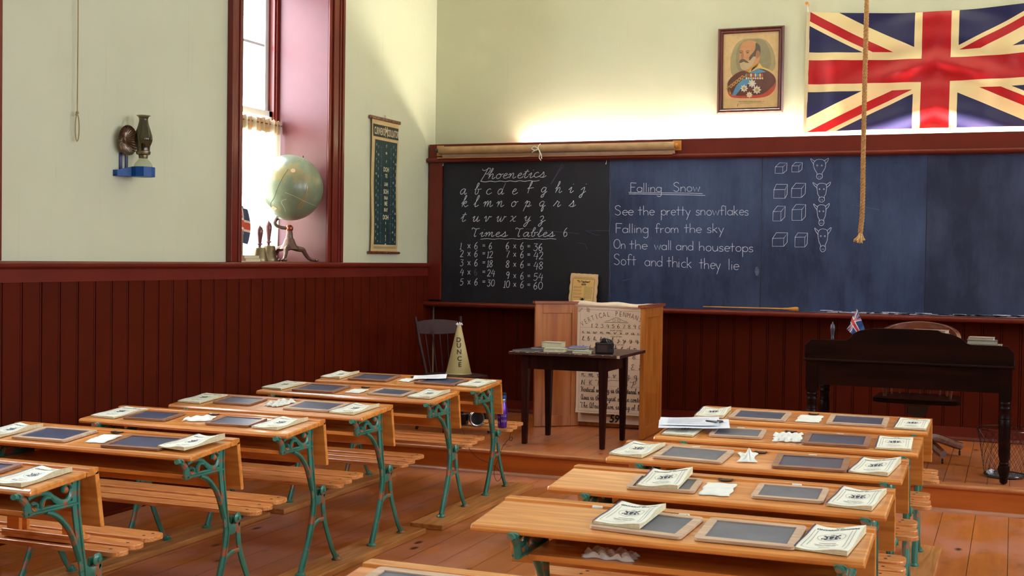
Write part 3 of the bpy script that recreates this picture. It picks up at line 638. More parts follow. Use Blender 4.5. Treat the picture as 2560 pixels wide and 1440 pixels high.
# blocks and ox heads
Wd = 3.8
for x0, y0, x1, y1, dx, dy in ((1603,137,1672,195,38,38),(1755,128,1818,182,32,33),(1590,345,1692,423,22,50),(1752,335,1842,415,38,50),(1583,545,1655,630,38,50),(1757,527,1845,625,36,48),(1577,790,1680,862,35,52),(1783,780,1873,868,25,40)):
    dr = nl('chalk_cube')
    for s_ in ([(x0,-y0),(x1,-y0+2),(x1-2,-y1),(x0-2,-y1),(x0,-y0)], [(x0,-y0),(x0+dx,-y0+dy),(x1+dx,-y0+dy-2),(x1,-y0)], [(x1+dx,-y0+dy),(x1+dx-4,-y1+dy*.7),(x1,-y1)]): dr.ribbon(s_, Wd, zb)
for x0, y0, x1, y1, hw in ((1925,55,2090,250,.62),(1947,275,2108,460,.5),(1953,470,2097,675,.52),(1963,690,2113,915,.55)):
    W_, H_ = x1-x0, y1-y0; dr = nl('chalk_ox_head')
    def hd(px_, py_): return (x0 + W_*px_, -(y0 + H_*py_))
    e = (1-hw)/2
    for s_ in ([(e,.45),(e-.03,.25),(.3,.1),(.5,.06),(.72,.1),(1-e+.03,.25),(1-e,.45),(.72,.6),(.64,.72),(.66,.88),(.55,.98),(.42,.98),(.33,.88),(.36,.72),(.27,.6),(e,.45)],
               [(e,.3),(.06,.15),(.0,.02),(.14,.1),(.26,.15)], [(1-e,.28),(.94,.15),(1.0,.0),(.84,.08),(.74,.13)], [(.36,.78),(.5,.73),(.64,.78)]):
        dr.ribbon(smooth([hd(*p) for p in s_], 4), Wd, zb)
    for ex in (.37, .62): dr.ribbon([(x0+W_*ex + 6*cos(t*pi/3), -(y0+H_*.35) + 6*sin(t*pi/3)) for t in range(7)], 3.2, zb)
    for ex in (.45, .54): dr.ribbon([hd(ex, .86), hd(ex, .91)], 3, zb)
for nm_, m_ in lines_: bpart(m_, nm_, M['chalk'])
for pts in ([(1390,-812),(1470,-850),(1505,-850)], [(1385,-812),(1590,-812)], [(1320,-915),(1380,-925),(1400,-970)], [(870,-795),(1330,-838)]): fa.ribbon(pts, 2.2, za)
for k in range(3): fa.ribbon(smooth([(1185+k*9,-235-k*9),(1138+k*6,-320),(1085+k*4,-415+k*3)], 4), 2.0, za)
for pts in ([(2305,-482),(2560,-530)], [(205,-1178),(270,-1160)], [(2440,-430),(2460,-432)]): fa.ribbon(pts, 3.5, zb)
fa.ribbon([(90 + 3*sin(i), -40 - i*40) for i in range(34)], 4, zb); fa.ribbon([(1492 - i*1.1, -55 - i*40) for i in range(33)], 2.0, zb)
fa.poly([(1435+24*cos(t*pi/8)*.8, -1090+42*sin(t*pi/8)) for t in range(16)], zb)
bpart(fa, 'faint_chalk_mark', M['chalk_faint'])
for x in xs_[1:-1]: bpart(MB().box(x - .0015, YS - .0006, ZB0, x + .0015, YS, ZB1), 'panel_joint', M['rubber'])
for u, v0, v1 in ((1108, 402, 414), (1516, 397, 410)):
    a = P(u, v0, y=YS - .004); b = P(u, v1, y=YS - .004); bpart(MB().tube([a, b, (b.x - .004, b.y - .008, b.z - .003), (b.x - .002, b.y - .012, b.z + .010)], .0022, 6), 'hook', M['whitemetal'])
# the strip light hidden in the trough behind the header
tl = thing('strip_light', 'warm strip light hidden behind the blackboard header, glowing up the wall', 'light', (-1.4, 10.372, 2.442))
for i in range(5):
    x0 = -4.07 + i*1.25 + 1.4
    MB().box(x0, -.018, 0, x0 + 1.22, .018, .022).build('fixture', M['whitemetal'], tl)
    MB().box(x0 - .012, -.03, 0, x0 - .008, .030, .110).build('light_baffle', M['whitemetal'], tl)  # unseen baffle, added to block light grazing along the trough to the left wall
    MB().lathe([(.011, x0 + .02), (.013, x0 + .03), (.013, x0 + 1.19), (.011, x0 + 1.2)], 12, (0, 0, .044), 'x').build('tube', M['tube'], tl, smooth=True)
# pointer on the ledge
pt = thing('wooden_pointer', 'slim turned wooden pointer with a knob end lying on the chalk ledge', 'pointer', (-2.38, 10.205, 1.1475))
prf = [(.0035, 0), (.004, .1), (.006, .5), (.007, .64), (.010, .69), (.017, .735), (.019, .755), (.017, .772), (.010, .778)]
MB().lathe(prf, 14, (0, 0, .0195), 'x').build('stick', M['plate'], pt, smooth=True)

# ------------------------------------------------------------------ rolled map on the header
yr = 10.20
rl = thing('rolled_map', 'rolled tan canvas wall map tied with cord above the left blackboard panels', 'map', (-3.74, 10.25, 2.45))
T_ = Matrix.Translation((3.74, -10.25, -2.45))
def rpart(mb, name, mats, **k):
    o = mb.build(name, mats, rl, **k); o.matrix_parent_inverse = T_; return o
x0, x1 = -4.80, -2.645
rpart(MB().lathe([(.030, x0), (.035, x0 + .01), (.036, -4.2), (.034, -3.4), (.035, x1 - .01), (.031, x1)], 22, (0, yr, 2.497), 'x'), 'canvas_roll', M['linen'], smooth=True)
rpart(MB().box(-4.845, 10.243, 2.452, -4.775, 10.25, 2.545), 'end_plate', M['plate'], bevel=.002)
rpart(MB().box(-2.67, 10.243, 2.462, -2.598, 10.25, 2.545), 'end_plate', M['plate'], bevel=.002)
rpart(MB().lathe([(.018, -4.83), (.018, -4.80)], 12, (0, yr, 2.497), 'x').lathe([(.006, -4.845), (.012, -4.83)], 12, (0, yr, 2.497), 'x'), 'spindle', M['black'], smooth=True)
rpart(MB().lathe([(.020, -2.645), (.020, -2.625), (.013, -2.622), (.013, -2.612)], 14, (0, yr, 2.50), 'x').box(-2.63, yr, 2.49, -2.62, 10.244, 2.51), 'spindle', M['plate'], smooth=True)
rpart(MB().grid(60, 3, lambda u, v: (x0 + .02 + (x1 - x0 - .02)*u, yr + .012 + .02*v + .002*sin(u*40), 2.462 - .034*v)), 'canvas_hem', M['linen_light'])
rpart(MB().box(-4.82, 10.192, 2.424, -2.66, 10.210, 2.436), 'bottom_slat', wood('map_slat', (.35, .12, .03), (.5, .2, .06), 'x'), bevel=.003)
xc = P(1350, 375, y=yr).x
cb = MB().tube([(xc + .004*cos(t), yr + .038*cos(t*pi/10), 2.497 + .038*sin(t*pi/10)) for t in range(20)], .004, 6, closed=True)
for q in ([(0,0,0),(-.03,-.01,.02),(-.06,-.008,.005),(-.03,-.01,-.012),(0,0,-.004)], [(0,0,0),(-.04,-.012,-.02),(-.055,-.01,-.03)], [(0,0,0),(.02,-.014,-.04),(.012,-.01,-.075),(.03,-.01,-.10)], [(0,0,0),(.03,-.01,-.05),(.035,-.01,-.085)]):
    cb.tube(smooth([(xc + a, yr - .04 + b, 2.49 + c) for a, b, c in q], 5), .0045, 6)
rpart(cb, 'tie_cord', M['cordwhite'], smooth=True)

# ------------------------------------------------------------------ flag on the wall
fl = thing('wall_flag', 'large satin Union Jack flag hanging on the wall above the blackboard', 'flag', (-1.605, YB, 2.6))
F0, F1, FZ0, FZ1 = -1.583, .375, 2.60, 3.575
def flagpt(u, v):
    sag = .055*(4*u*(1-u))*v - .012*sin(pi*u)*(1-v)
    x = F0 + (F1 - F0)*u - .012*(1-v)*(1-u); z = FZ0 + (FZ1 - FZ0)*v - sag
    drape = .012*sin(6*v*pi + 5*abs(u-.5)*pi)*(.35 + .65*sin(pi*u)) + .010*sin(26*u + 2*v)*(1 - abs(2*v-1))*.7 + .008*sin(14*u*pi)*sin(pi*v)
    drape += .008*sin(30*(v + .55*abs(u-.5)))*math.exp(-((u-.5)/.22)**2)
    return (x, YB - .032 + drape, z)
nu, nv = 150, 84
fm = MB().grid(nu, nv, flagpt); uvs = [(i/nu, j/nv) for j in range(nv+1) for i in range(nu+1)]
M['flag'] = union_mat('satin_union_flag')
o = fm.build('flag_cloth', M['flag'], fl, smooth=True, uv=uvs); o.matrix_parent_inverse = Matrix.Translation((1.605, -YB, -2.6))
def fpart(mb, name, mats, **k):
    o = mb.build(name, mats, fl, **k); o.matrix_parent_inverse = Matrix.Translation((1.605, -YB, -2.6)); return o
fpart(MB().grid(2, 40, lambda u, v: (F0 - .026 + .028*u - .012*(1-v), YB - .030, FZ0 + (FZ1 - FZ0)*v)), 'hoist_band', paint('canvas_hoist', (.60, .50, .30), .1, .8))
fpart(MB().tube(smooth([(-1.598, YB - .03, 3.575), (-1.60, YB - .04, 3.60), (-1.603, YB - .03, 3.63)], 4), .004, 6), 'tie_cord', M['cordwhite'])
fpart(MB().lathe([(.012, YB - .085), (.014, YB - .07), (.008, YB - .06), (.008, YB - .001)], 12, (-1.603, 0, 3.635), 'y'), 'peg', M['plate'], smooth=True)

# ------------------------------------------------------------------ framed portrait
pf = thing('framed_portrait', 'framed print of a bearded man in uniform with blue sash and medals', 'picture', (-2.06, YB, 2.77))
PT = Matrix.Translation((2.06, -YB, -2.77))
def ppart(mb, name, mats, **k):
    o = mb.build(name, mats, pf, **k); o.matrix_parent_inverse = PT; return o
px0, px1, pz0, pz1 = -2.335, -1.79, 2.772, 3.478
fr = MB()
def fmember(p, q, inward):
    pass
pr_ = [(0, .0), (0, .024), (.010, .032), (.020, .026), (.028, .034), (.036, .020), (.044, .018), (.044, .0)]
n = len(pr_); ring = []
for cx, cz, sx_, sz_ in ((px0, pz0, 1, 1), (px1, pz0, -1, 1), (px1, pz1, -1, -1), (px0, pz1, 1, -1)):
    ring.append([(cx + sx_*d, YB - .002 - h, cz + sz_*d) for d, h in pr_])
vs = [p for r_ in ring for p in r_]; fs = []
for c in range(4):
    for i in range(n-1): a = c*n+i; b = ((c+1) % 4)*n+i; fs.append((a, a+1, b+1, b))
fr.add(vs, fs); ppart(fr, 'picture_frame', M['frame_dark'])
def zp(off):
    return lambda x, y: tuple(P(1760 + x/5.3333, 40 + y/5.3333, y=YB - .012 - off))
cols = {'bg': (.56, .38, .17), 'oval': (.26, .215, .10), 'oval2': (.20, .17, .085), 'skin': (.50, .235, .095), 'skin2': (.36, .15, .06), 'hair': (.10, .075, .045), 'beard': (.36, .27, .15), 'coat': (.10, .025, .012), 'coatred': (.42, .055, .025), 'gold': (.46, .25, .04), 'goldl': (.62, .42, .12), 'sash': (.07, .22, .36), 'silver': (.50, .50, .42), 'white': (.62, .55, .40), 'ink': (.10, .05, .03), 'green': (.12, .22, .12), 'coll': (.22, .05, .02)}
cn = list(cols); pm = [paint('print_' + k, tuple(min(.9, q*(1.25 if k == 'bg' else 1.5 if k in ('oval', 'oval2', 'beard') else 1.2)) for q in v), .10, .6, 20) for k, v in cols.items()]
pi_ = MB(); ci = lambda k: cn.index(k)
pi_.poly([(255,232),(1035,180),(1025,1250),(255,1268)], zp(0), ci('bg'))
def blob(pts, k, off, sm=4): pi_.poly(smooth(pts, sm, closed=True) if sm else pts, zp(off), ci(k))
blob([(640,300),(820,320),(930,480),(940,700),(760,820),(420,830),(350,640),(400,420),(500,320)], 'oval', .0004)
blob([(660,310),(800,330),(880,480),(880,680),(700,760),(500,760),(430,640),(440,450),(520,340)], 'oval2', .0008)
blob([(310,960),(330,860),(420,770),(520,730),(600,740),(660,690),(740,660),(850,730),(930,790),(960,870),(940,980),(860,1060),(740,1090),(600,1095),(400,1090),(330,1050)], 'coatred', .0012)
blob([(310,950),(330,860),(420,775),(520,730),(600,750),(740,680),(850,735),(925,790),(955,870),(900,950),(780,1040),(600,1060),(420,1060),(335,1020)], 'coat', .0016)
blob([(600,740),(680,660),(740,625),(780,680),(860,710),(910,735),(900,750),(800,710),(740,700),(640,760)], 'goldl', .0020, 0)
blob([(540,700),(600,760),(700,680),(740,625),(720,590),(640,600)], 'gold', .0020, 0)
blob([(475,480),(490,400),(530,345),(620,325),(700,350),(750,430),(740,520),(735,600),(640,680),(560,700),(490,640),(470,560)], 'skin', .0024)
blob([(690,360),(740,390),(755,450),(745,520),(735,470),(700,470),(690,530),(640,640),(600,560),(680,450)], 'hair', .0028)
blob([(700,475),(742,478),(738,540),(705,565),(690,530)], 'skin2', .0032)
blob([(472,600),(480,650),(495,700),(540,722),(600,700),(650,650),(690,560),(660,540),(600,600),(540,600)], 'beard', .0032)
blob([(470,625),(480,590),(515,572),(560,590),(600,625),(560,622),(530,610),(500,622)], 'hair', .0036)
blob([(500,490),(520,470),(530,500),(525,560),(500,570),(495,545)], 'skin2', .0036)
for ex in (490, 580): blob([(ex-18,492),(ex,480),(ex+22,488),(ex,498)], 'hair', .0040); pi_.ribbon(smooth([(ex-24,478),(ex,463),(ex+30,468)], 4), 8, zp(.0040), ci('hair'))
blob([(600,760),(720,700),(830,745),(700,765)], 'sash', .0024, 0)
blob([(520,835),(640,850),(600,900),(500,960),(420,1060),(370,1060),(430,930)], 'sash', .0024, 0)
for i in range(6):
    x = 330 + i*36; y = 950 - i*28; pi_.ribbon(smooth([(x-30,y+25),(x,y-12),(x+32,y+4),(x+50,y-30)], 4), 12, zp(.0028), ci('gold'))
for i in range(7): pi_.ribbon(smooth([(305+i*7,900+i*18),(330+i*5,960+i*12),(340,1040)], 3), 6, zp(.003), ci('goldl' if i % 2 else 'gold'))
for i in range(8):
    x = 555 + i*30; pi_.poly([(x,768),(x+24,768),(x+24,810),(x,810)], zp(.0028), ci(['green','coatred','white','coatred','silver','sash','goldl','coatred'][i])); pi_.poly([(x+12+13*cos(t*pi/4), 830+15*sin(t*pi/4)) for t in range(8)], zp(.0032), ci('goldl' if i % 2 else 'silver'))
def star(cx, cy, r, k, k2):
    pi_.poly([(cx+(r if t % 2 == 0 else r*.62)*cos(t*pi/8), cy+(r if t % 2 == 0 else r*.62)*sin(t*pi/8)) for t in range(16)], zp(.0036), ci(k)); pi_.poly([(cx+r*.36*cos(t*pi/5), cy+r*.36*sin(t*pi/5)) for t in range(10)], zp(.004), ci(k2))
star(640, 900, 60, 'silver', 'white'); star(535, 965, 55, 'silver', 'gold'); star(705, 985, 62, 'silver', 'gold'); star(605, 1050, 46, 'white', 'goldl')
pi_.text('HIS MAJESTY KING EDWARD VII.', 24, lambda x, y: zp(.002)(635 + x, 1148 - y - x*.012), ci('ink')); pi_.ribbon([(475,1165),(790,1158)], 2.5, zp(.002), ci('ink'))
pi_.ribbon(smooth([(455,1172),(448,1190),(446,1205)], 3), 7, zp(.002), ci('ink'))
ppart(pi_, 'print', pm)
ppart(MB().add([(px0+.04, YB-.019, pz0+.04), (px1-.04, YB-.019, pz0+.04), (px1-.04, YB-.019, pz1-.04), (px0+.04, YB-.019, pz1-.04)], [(0,1,2,3)]), 'glazing', M['glass'])

# ------------------------------------------------------------------ tonic sol-fa chart on the left wall
mc = thing('modulator_chart', 'narrow dark green tonic sol-fa chart on rods hanging on the left wall', 'chart', (XL, 9.39, 1.575))
MT = Matrix.Translation((-XL, -9.39, -1.575))
def mpart(mb, name, mats, **k):
    o = mb.build(name, mats, mc, **k); o.matrix_parent_inverse = MT; return o
xw = XL + .018
def mz(off): return lambda y, z: (xw + off, y, z)
ya, yb_, ga, gb = 9.155, 9.635, 9.205, 9.605
mpart(MB().grid(6, 30, lambda u, v: (xw + .004*sin(v*9), ya + (yb_-ya)*u + (.004*sin(v*5) if u in (0, 1) else 0), 1.585 + (2.685-1.585)*v)), 'chart_sheet', paint('buff_chart_paper', (.56, .40, .18), .1, .7, 6), smooth=True)
mpart(MB().grid(4, 30, lambda u, v: (xw + .0008 + .004*sin((v*.79 + .05)*9), ga + (gb-ga)*u, 1.642 + (2.51-1.642)*v)), 'green_field', paint('dark_green_field', (.010, .035, .035), .2, .6, 6))
mpart(MB().lathe([(.011, 9.12), (.013, 9.13), (.013, 9.66), (.011, 9.67)], 12, (XL + .018, 0, 1.575), 'y').box(XL + .004, 9.13, 1.57, XL + .018, 9.66, 1.58), 'bottom_rod', M['mahogany'], smooth=True)
mpart(MB().box(XL + .004, 9.118, 2.672, XL + .026, 9.665, 2.702), 'top_rod', M['mahogany'], bevel=.006)
mpart(MB().tube([(XL + .015, 9.39 + .012*cos(t*pi/5), 2.714 + .012*sin(t*pi/5)) for t in range(10)], .002, 6, closed=True), 'hanging_ring', M['steel'])
mt_ = MB()
mt_.poly([(9.17,2.535),(9.62,2.535),(9.62,2.635),(9.17,2.635)], mz(.0065), 1)
ft = mz(.0075)
mt_.text("CURWEN'S", .085, lambda x, y: ft(9.277 + x, 2.553 + y), 0, sx=.44, bold=.001); mt_.text("M", .125, lambda x, y: ft(9.398 + x, 2.543 + y), 0, sx=.5, bold=.001); mt_.text("ODULATOR", .085, lambda x, y: ft(9.520 + x, 2.553 + y), 0, sx=.44, bold=.001)
for s_, z, sz in (('f', 2.475, .038), ('m', 2.42, .038), ('r', 2.35, .038), ('DOH', 2.275, .052), ('TE', 2.225, .042), ('LAH', 2.155, .042), ('SOH', 2.09, .052), ('FAH', 2.04, .040), ('ME', 1.99, .050), ('RAY', 1.94, .042), ('DOH', 1.875, .052), ('t', 1.835, .038), ('l', 1.775, .038), ('s', 1.725, .038), ('f', 1.69, .038), ('m', 1.655, .038)):
    mt_.text(s_, sz, lambda x, y: mz(.0062)(9.405 + x, z - .02 + y), 0, sx=.85, bold=.0012)
rr = random.Random(3)
for col, yy in enumerate((9.228, 9.264, 9.535, 9.575)):
    for k in range(14): mt_.text('dtlsfmr'[(k*3 + col*2) % 7], .034, lambda x, y: mz(.0062)(yy + x, 2.46 - k*.060 - (.02 if col % 2 else 0) + y), 2, sx=.9, bold=.0006)
for yy in (9.315, 9.49):
    mt_.poly([(yy-.0015,1.66),(yy+.0015,1.66),(yy+.0015,2.45),(yy-.0015,2.45)], mz(.006), 3)
    for k in range(11): mt_.poly([(yy-.018,1.66+k*.079),(yy+.018,1.66+k*.079),(yy+.018,1.6635+k*.079),(yy-.018,1.6635+k*.079)], mz(.006), 3)
for z in (1.612, 1.622): mt_.poly([(9.2,z),(9.6,z),(9.6,z+.002),(9.2,z+.002)], mz(.006), 1)
mpart(mt_, 'lettering', [paint('cream_letters', (.66, .56, .36), .1, .7), paint('black_band', (.02, .018, .018), .1, .6), paint('pale_letters', (.42, .44, .46), .1, .7), paint('blue_lines', (.10, .13, .28), .1, .7)])

# ------------------------------------------------------------------ oil lamp on its bracket
lp = thing('oil_lamp', 'glass oil lamp with ribbed reflector in a blue wall bracket', 'lamp', (XL, 6.125, 1.995))
lm = lp
MB().prism([(0, -.13), (.0, .015), (.04, .02), (.06, .062), (.115, .070), (.165, .045), (.178, -.005), (.160, -.052), (.118, -.068), (.075, -.055), (.03, -.13)], 'z', 0, .007).build('bracket_tray', M['bluepaint'], lm, bevel=.002)
wl = MB(); oc = [(.0, -.13), (.032, -.13), (.077, -.056), (.118, -.069), (.161, -.053), (.179, -.005), (.166, .046), (.115, .071), (.06, .063)]
for i, ((a, b), (c, d)) in enumerate(zip(oc, oc[1:])):
    h = .035 if i < 1 else .058; wl.add([(a, b, 0), (c, d, 0), (c, d, h if i else .035), (a, b, .035 if i < 2 else .058)], [(0,1,2,3)])
wl.build('bracket_rim', M['bluepaint'], lm)
MB().box(.001, -.080, 0, .008, -.056, .14).box(.001, -.026, 0, .008, -.004, .14).build('back_strap', M['bluedark'], lm)
gl_m = glass_mat('lamp_glass', (.80, .84, .76)); sm_m = glass_mat('smoky_glass', (.28, .245, .17))
lcx, lcy = .115, .0
MB().lathe(smooth([(.03, .008), (.052, .012), (.057, .04), (.050, .075), (.030, .100), (.024, .112)], 3), 28, (lcx, lcy, 0)).build('oil_font', gl_m, lm, smooth=True)
MB().lathe([(.025, .110), (.027, .118), (.027, .128), (.040, .133), (.043, .142), (.043, .150), (.038, .154)], 28, (lcx, lcy, 0)).build('burner', M['brass'], lm, smooth=True)
MB().lathe(smooth([(.038, .150), (.039, .178), (.048, .200), (.053, .225), (.046, .262), (.032, .305), (.026, .335), (.029, .352), (.040, .362), (.043, .364)], 5), 32, (lcx, lcy, 0), cap=False).build('glass_chimney', sm_m, lm, smooth=True)
MB().lathe([(.010, .155), (.012, .19), (.008, .20)], 12, (lcx, lcy, 0)).build('wick_tube', M['brass'], lm, smooth=True)
rf = MB(); sg = 60; vs = [(.016, -.045, .215)]; fs = []
for ri, (r_, h) in enumerate(((.02, .012), (.05, .016), (.08, .028), (.094, .040))):
    for k in range(sg):
        a = 2*pi*k/sg; hh = h + (.004 if k % 2 else 0)*(ri > 0); vs.append((hh, -.045 + r_*cos(a)*.95, .215 + r_*sin(a)*.95))
for k in range(sg): fs.append((0, 1+k, 1+(k+1) % sg))
for ri in range(3):
    for k in range(sg): a = 1+ri*sg; fs.append((a+k, a+sg+k, a+sg+(k+1) % sg, a+(k+1) % sg))
rf.add(vs, fs).build('reflector', paint('tarnished_reflector', (.24, .17, .13), .3, .28, 20, metal=.9), lm)
# wall cord with a loop
wc = thing('pull_cord', 'thin tan cord ending in a knotted loop against the left wall', 'cord', (XL + .03, 5.655, 2.17))
cyl = MB().tube([(0, 0, .16), (0, .002, .6), (0, 0, 1.2), (0, -.004, 2.22)], .0032, 6)
cyl.tube([(0, .016*sin(t*2*pi/16), .07 - .075*cos(t*2*pi/16)*(1) ) for t in range(16)], .0032, 6, closed=True).sphere((0, 0, .155), .009, 8, 6).sphere((0, -.008, .143), .006, 8, 6)
cyl.build('cord', M['string'], wc, smooth=True)
# bell rope
ry = 9.3; rt = P(2167, 0, y=ry)
rp = thing('bell_rope', 'thick twisted bell rope with a frayed end hanging before the blackboard', 'rope', (rt.x, ry, P(2150, 600, y=ry).z))
z0 = P(2152, 578, y=ry).z - rp.location.z; z1 = ZC - rp.location.z
cen = smooth([(P(u, v, y=ry).x - rt.x, P(u, v, y=ry).z - rp.location.z) for u, v in ((2151, 582), (2152, 570), (2155, 540), (2157, 480), (2158, 400), (2161, 250), (2164, 120), (2167, 0))] + [(0, z1)], 40)
rm = MB()
for s_ in range(3):
    rm.tube([(x + .0095*cos(z*95 + s_*2*pi/3), .0095*sin(z*95 + s_*2*pi/3), z) for x, z in cen[::1]], .0095, 7)
rm.build('rope_strands', M['rope'], rp, smooth=True)
fe = MB(); rd = random.Random(9); bx_, bz_ = cen[0]
for k in range(70):
    a = rd.uniform(0, 2*pi); r_ = rd.uniform(.008, .04); L_ = rd.uniform(.05, .075)
    fe.tube(smooth([(bx_ + .006*cos(a), .006*sin(a), bz_ + .02), (bx_ + r_*.4*cos(a), r_*.4*sin(a), bz_ - L_*.4), (bx_ - .008 + r_*cos(a), r_*sin(a), bz_ - L_)], 3), [.004]*7, 5)
fe.build('frayed_end', M['rope_end'], rp)
# ------------------------------------------------------------------ things on the window sill
ZS = WIN_Z0 + .004
gb_ = thing('globe', 'large weathered green terrestrial globe on a cast claw-foot stand in the window', 'globe', (-5.075, 8.158, ZS))
k = NT('globe_paper'); v = k.co(); f = k.noise(v, 4.2, 6, .6); g = k.noise(v, 30, 4)
c = k.ramp(f, [(.3, (.14, .18, .11)), (.62, (.21, .25, .15))]); lm_ = k.ramp(k.noise(k.co('Object', (1.6, 1.6, 1.1)), 2.0, 5, .62), [(.585, (0,0,0)), (.60, (1,1,1))])
c = k.mix(k.math('MULTIPLY', lm_, .42), c, (.42, .27, .06)); c = k.mix(k.ramp(g, [(.6, (0,0,0)), (.8, (.4,.4,.4))]), c, (.08, .10, .06)); M['globe'] = k.done(c, .34, coat=.35, coat_rough=.2)
GC = Vector((0, 0, .556)); GR = .248
gs = MB().sphere((0, 0, 0), GR, 64, 40).build('globe_ball', M['globe'], gb_, smooth=True, loc=GC)
def onball(px, py, r=GR + .0012):
    """a place on the ball, from the offsets seen from the room"""
    d = (CAM_POS - (gb_.location + GC)).normalized(); rt_ = RIGHT; up_ = d.cross(rt_).normalized() * -1
    up_ = Vector((0, 0, 1)) - d * d.z; up_.normalize(); rt_ = up_.cross(d)
    x, y = px/83, -py/83; z = sqrt(max(0, 1 - x*x - y*y)); q = rt_*x + up_*y + d*z
    return tuple(q.normalized()*r)
mk = MB(); f_ = lambda x, y: onball(x, y)
for s_, m_, w_ in (([(-12,12),(10,20),(35,32),(60,42),(79,50)], 0, 1.0), (smooth([(44,-8),(49,0),(44,14),(36,30),(28,48),(22,52),(22,44),(32,28),(40,10),(40,-4),(44,-8)], 4), 1, 1.6), ([(-45,50),(-46,40),(-38,25),(-32,8),(-20,-20),(-5,-45)], 2, 1.0), ([(-10,60),(-14,48),(-20,38),(-18,32),(-8,28)], 0, 1.0)):
    mk.ribbon(smooth(s_, 5) if len(s_) < 8 else s_, w_, f_, m_)
mk.poly([(-46,49),(-40,46),(-31,52),(-38,58)], f_, 3); mk.poly([(7+6*cos(t*pi/5), -42+5*sin(t*pi/5)) for t in range(10)], f_, 3)
mk.build('surface_mark', [paint('pale_equator_line', (.55,.52,.38), .1, .6), paint('ochre_loop', (.42,.24,.05), .1, .6), paint('dark_crack', (.05,.04,.02), .1, .7), paint('bare_patch', (.66,.42,.24), .1, .7)], gb_, loc=GC)
st = MB().lathe([(.006, .255), (.008, .27), (.028, .19), (.036, .185), (.040, .16), (.06, .11), (.085, .085), (.06, .078), (.02, .10)][:0] or [(.060, .088), (.072, .095), (.050, .130), (.036, .165), (.034, .172), (.028, .176), (.022, .225), (.020, .235)], 20)
for a, q_ in ((radians(69), .25), (radians(180), .20), (radians(-69), .25)):
    r_ = [(.03, .11), (.075, .098), (.11*q_/.22, .09), (.13*q_/.22, .062), (.155*q_/.22, .032), (.185*q_/.22, .014), (q_, .010)]
    st.tube(smooth([(q*cos(a), q*sin(a), z) for q, z in r_], 4), [.024 - .0006*i for i in range(25)], 8)
    for da in (-.16, 0, .16): st.sphere((q_*cos(a+da*.6), q_*sin(a+da*.6), .011), .011, 8, 6)
    st.sphere((.115*q_/.22*cos(a), .115*q_/.22*sin(a), .092), .015, 8, 6)
st.build('stand', M['bronze'], gb_, smooth=True)
MB().sphere((0, 0, .250), .028, 20, 14).build('pivot_ball', M['copper'], gb_, smooth=True)
MB().tube(smooth([(-.01, -.012, .25), (-.05, -.03, .255), (-.085, -.045, .268), (-.098, -.05, .29), (-.088, -.045, .317), (-.075, -.038, .325)], 4), [.013]*21, 8).build('arm', M['bronze'], gb_, smooth=True)
MB().lathe([(.010, GR - .002), (.008, GR + .008), (.004, GR + .014)], 10).build('pole_knob', M['bronze'], gb_, loc=GC, rot=(radians(-12), radians(18), 0))
def bell(x, y, s_, label):
    b = thing('hand_bell', label, 'bell', (x, y, ZS), 0, 'hand bells on the window sill')
    MB().lathe([(.074*s_, 0), (.076*s_, .006), (.066*s_, .03), (.058*s_, .075*s_), (.052*s_, .115*s_), (.046*s_, .122*s_), (.010, .126*s_)], 28).build('bell_body', M['brass'], b, smooth=True)
    h = .126*s_
    MB().lathe([(r_, h + q_*s_) for r_, q_ in ((.010, 0), (.012, .02), (.022, .024), (.022, .03), (.013, .036), (.015, .06), (.023, .12), (.025, .15), (.018, .175), (.006, .186), (.004, .195))], 18).build('handle', M['handle'], b, smooth=True)
pb = P(649, 640, x=-5.12); bell(-5.12, pb.y, .82, 'smaller brass hand bell with red turned handle on the window sill')
pb = P(671, 640, x=-5.21); bell(-5.21, pb.y, .95, 'taller brass hand bell standing nearest the globe on the window sill')
def book(name, label, cat, loc, size, cover, rz=0, group=None, pages=None):
    w_, d_, h_ = size; t = thing(name, label, cat, loc, rz, group); c_ = .0025
    MB().box(-w_/2 + .002, -d_/2 + .003, c_, w_/2 - .003, d_/2 - .003, h_ - c_).build('pages', pages or M['pages'], t)
    MB().box(-w_/2, -d_/2, 0, w_/2, d_/2, c_).box(-w_/2, -d_/2, h_ - c_, w_/2, d_/2, h_).box(-w_/2, -d_/2, c_, -w_/2 + c_, d_/2, h_ - c_).build('cover', cover, t, bevel=.0008)
    return t
pb = P(625, 650, x=-5.06)
book('book', 'pale book lying under another on the sill at the left edge of the window', 'book', (-5.07, pb.y - .06, ZS), (.15, .21, .020), M['pages'], radians(4), 'books on the window sill')
book('book', 'upper of the two pale books lying on the sill beside the bells', 'book', (-5.07, pb.y - .065, ZS + .0205), (.14, .20, .022), paint('stone_cover', (.42, .36, .24), .1, .7), radians(2), 'books on the window sill')
pb = P(612, 600, x=-5.13)
sl = thing('standing_book', 'tall grey-green book standing upright on the sill behind the left casing', 'book', (-5.20, pb.y - .02, ZS))
MB().box(-.014, -.07, .002, .014, .07, .215).build('pages', M['pages'], sl); MB().box(-.018, -.073, 0, -.014, .074, .22).box(.014, -.073, 0, .018, .074, .22).box(-.018, .070, 0, .018, .075, .22).build('cover', paint('grey_green_cover', (.20, .19, .12), .1, .7), sl, bevel=.001)
pb = P(607, 590, x=-5.30)
sf = thing('small_flag', 'small faded Union Jack drooping on a stick behind the left edge of the window', 'flag', (-5.31, pb.y - .02, ZS))
MB().lathe([(.03, 0), (.03, .01), (.005, .012), (.004, .42)], 12).build('stick', M['plate'], sf)
m = MB().grid(20, 24, lambda u, v: (.012*sin(u*9), .004 + .125*u*(.55 + .45*sin(v*2.6 + .3)), .15 + .26*v - .03*u)); M['flag_faded'] = union_mat('faded_union_flag', .8, .1, (.70, .58, .45), (.55, .08, .04), (.05, .07, .12))
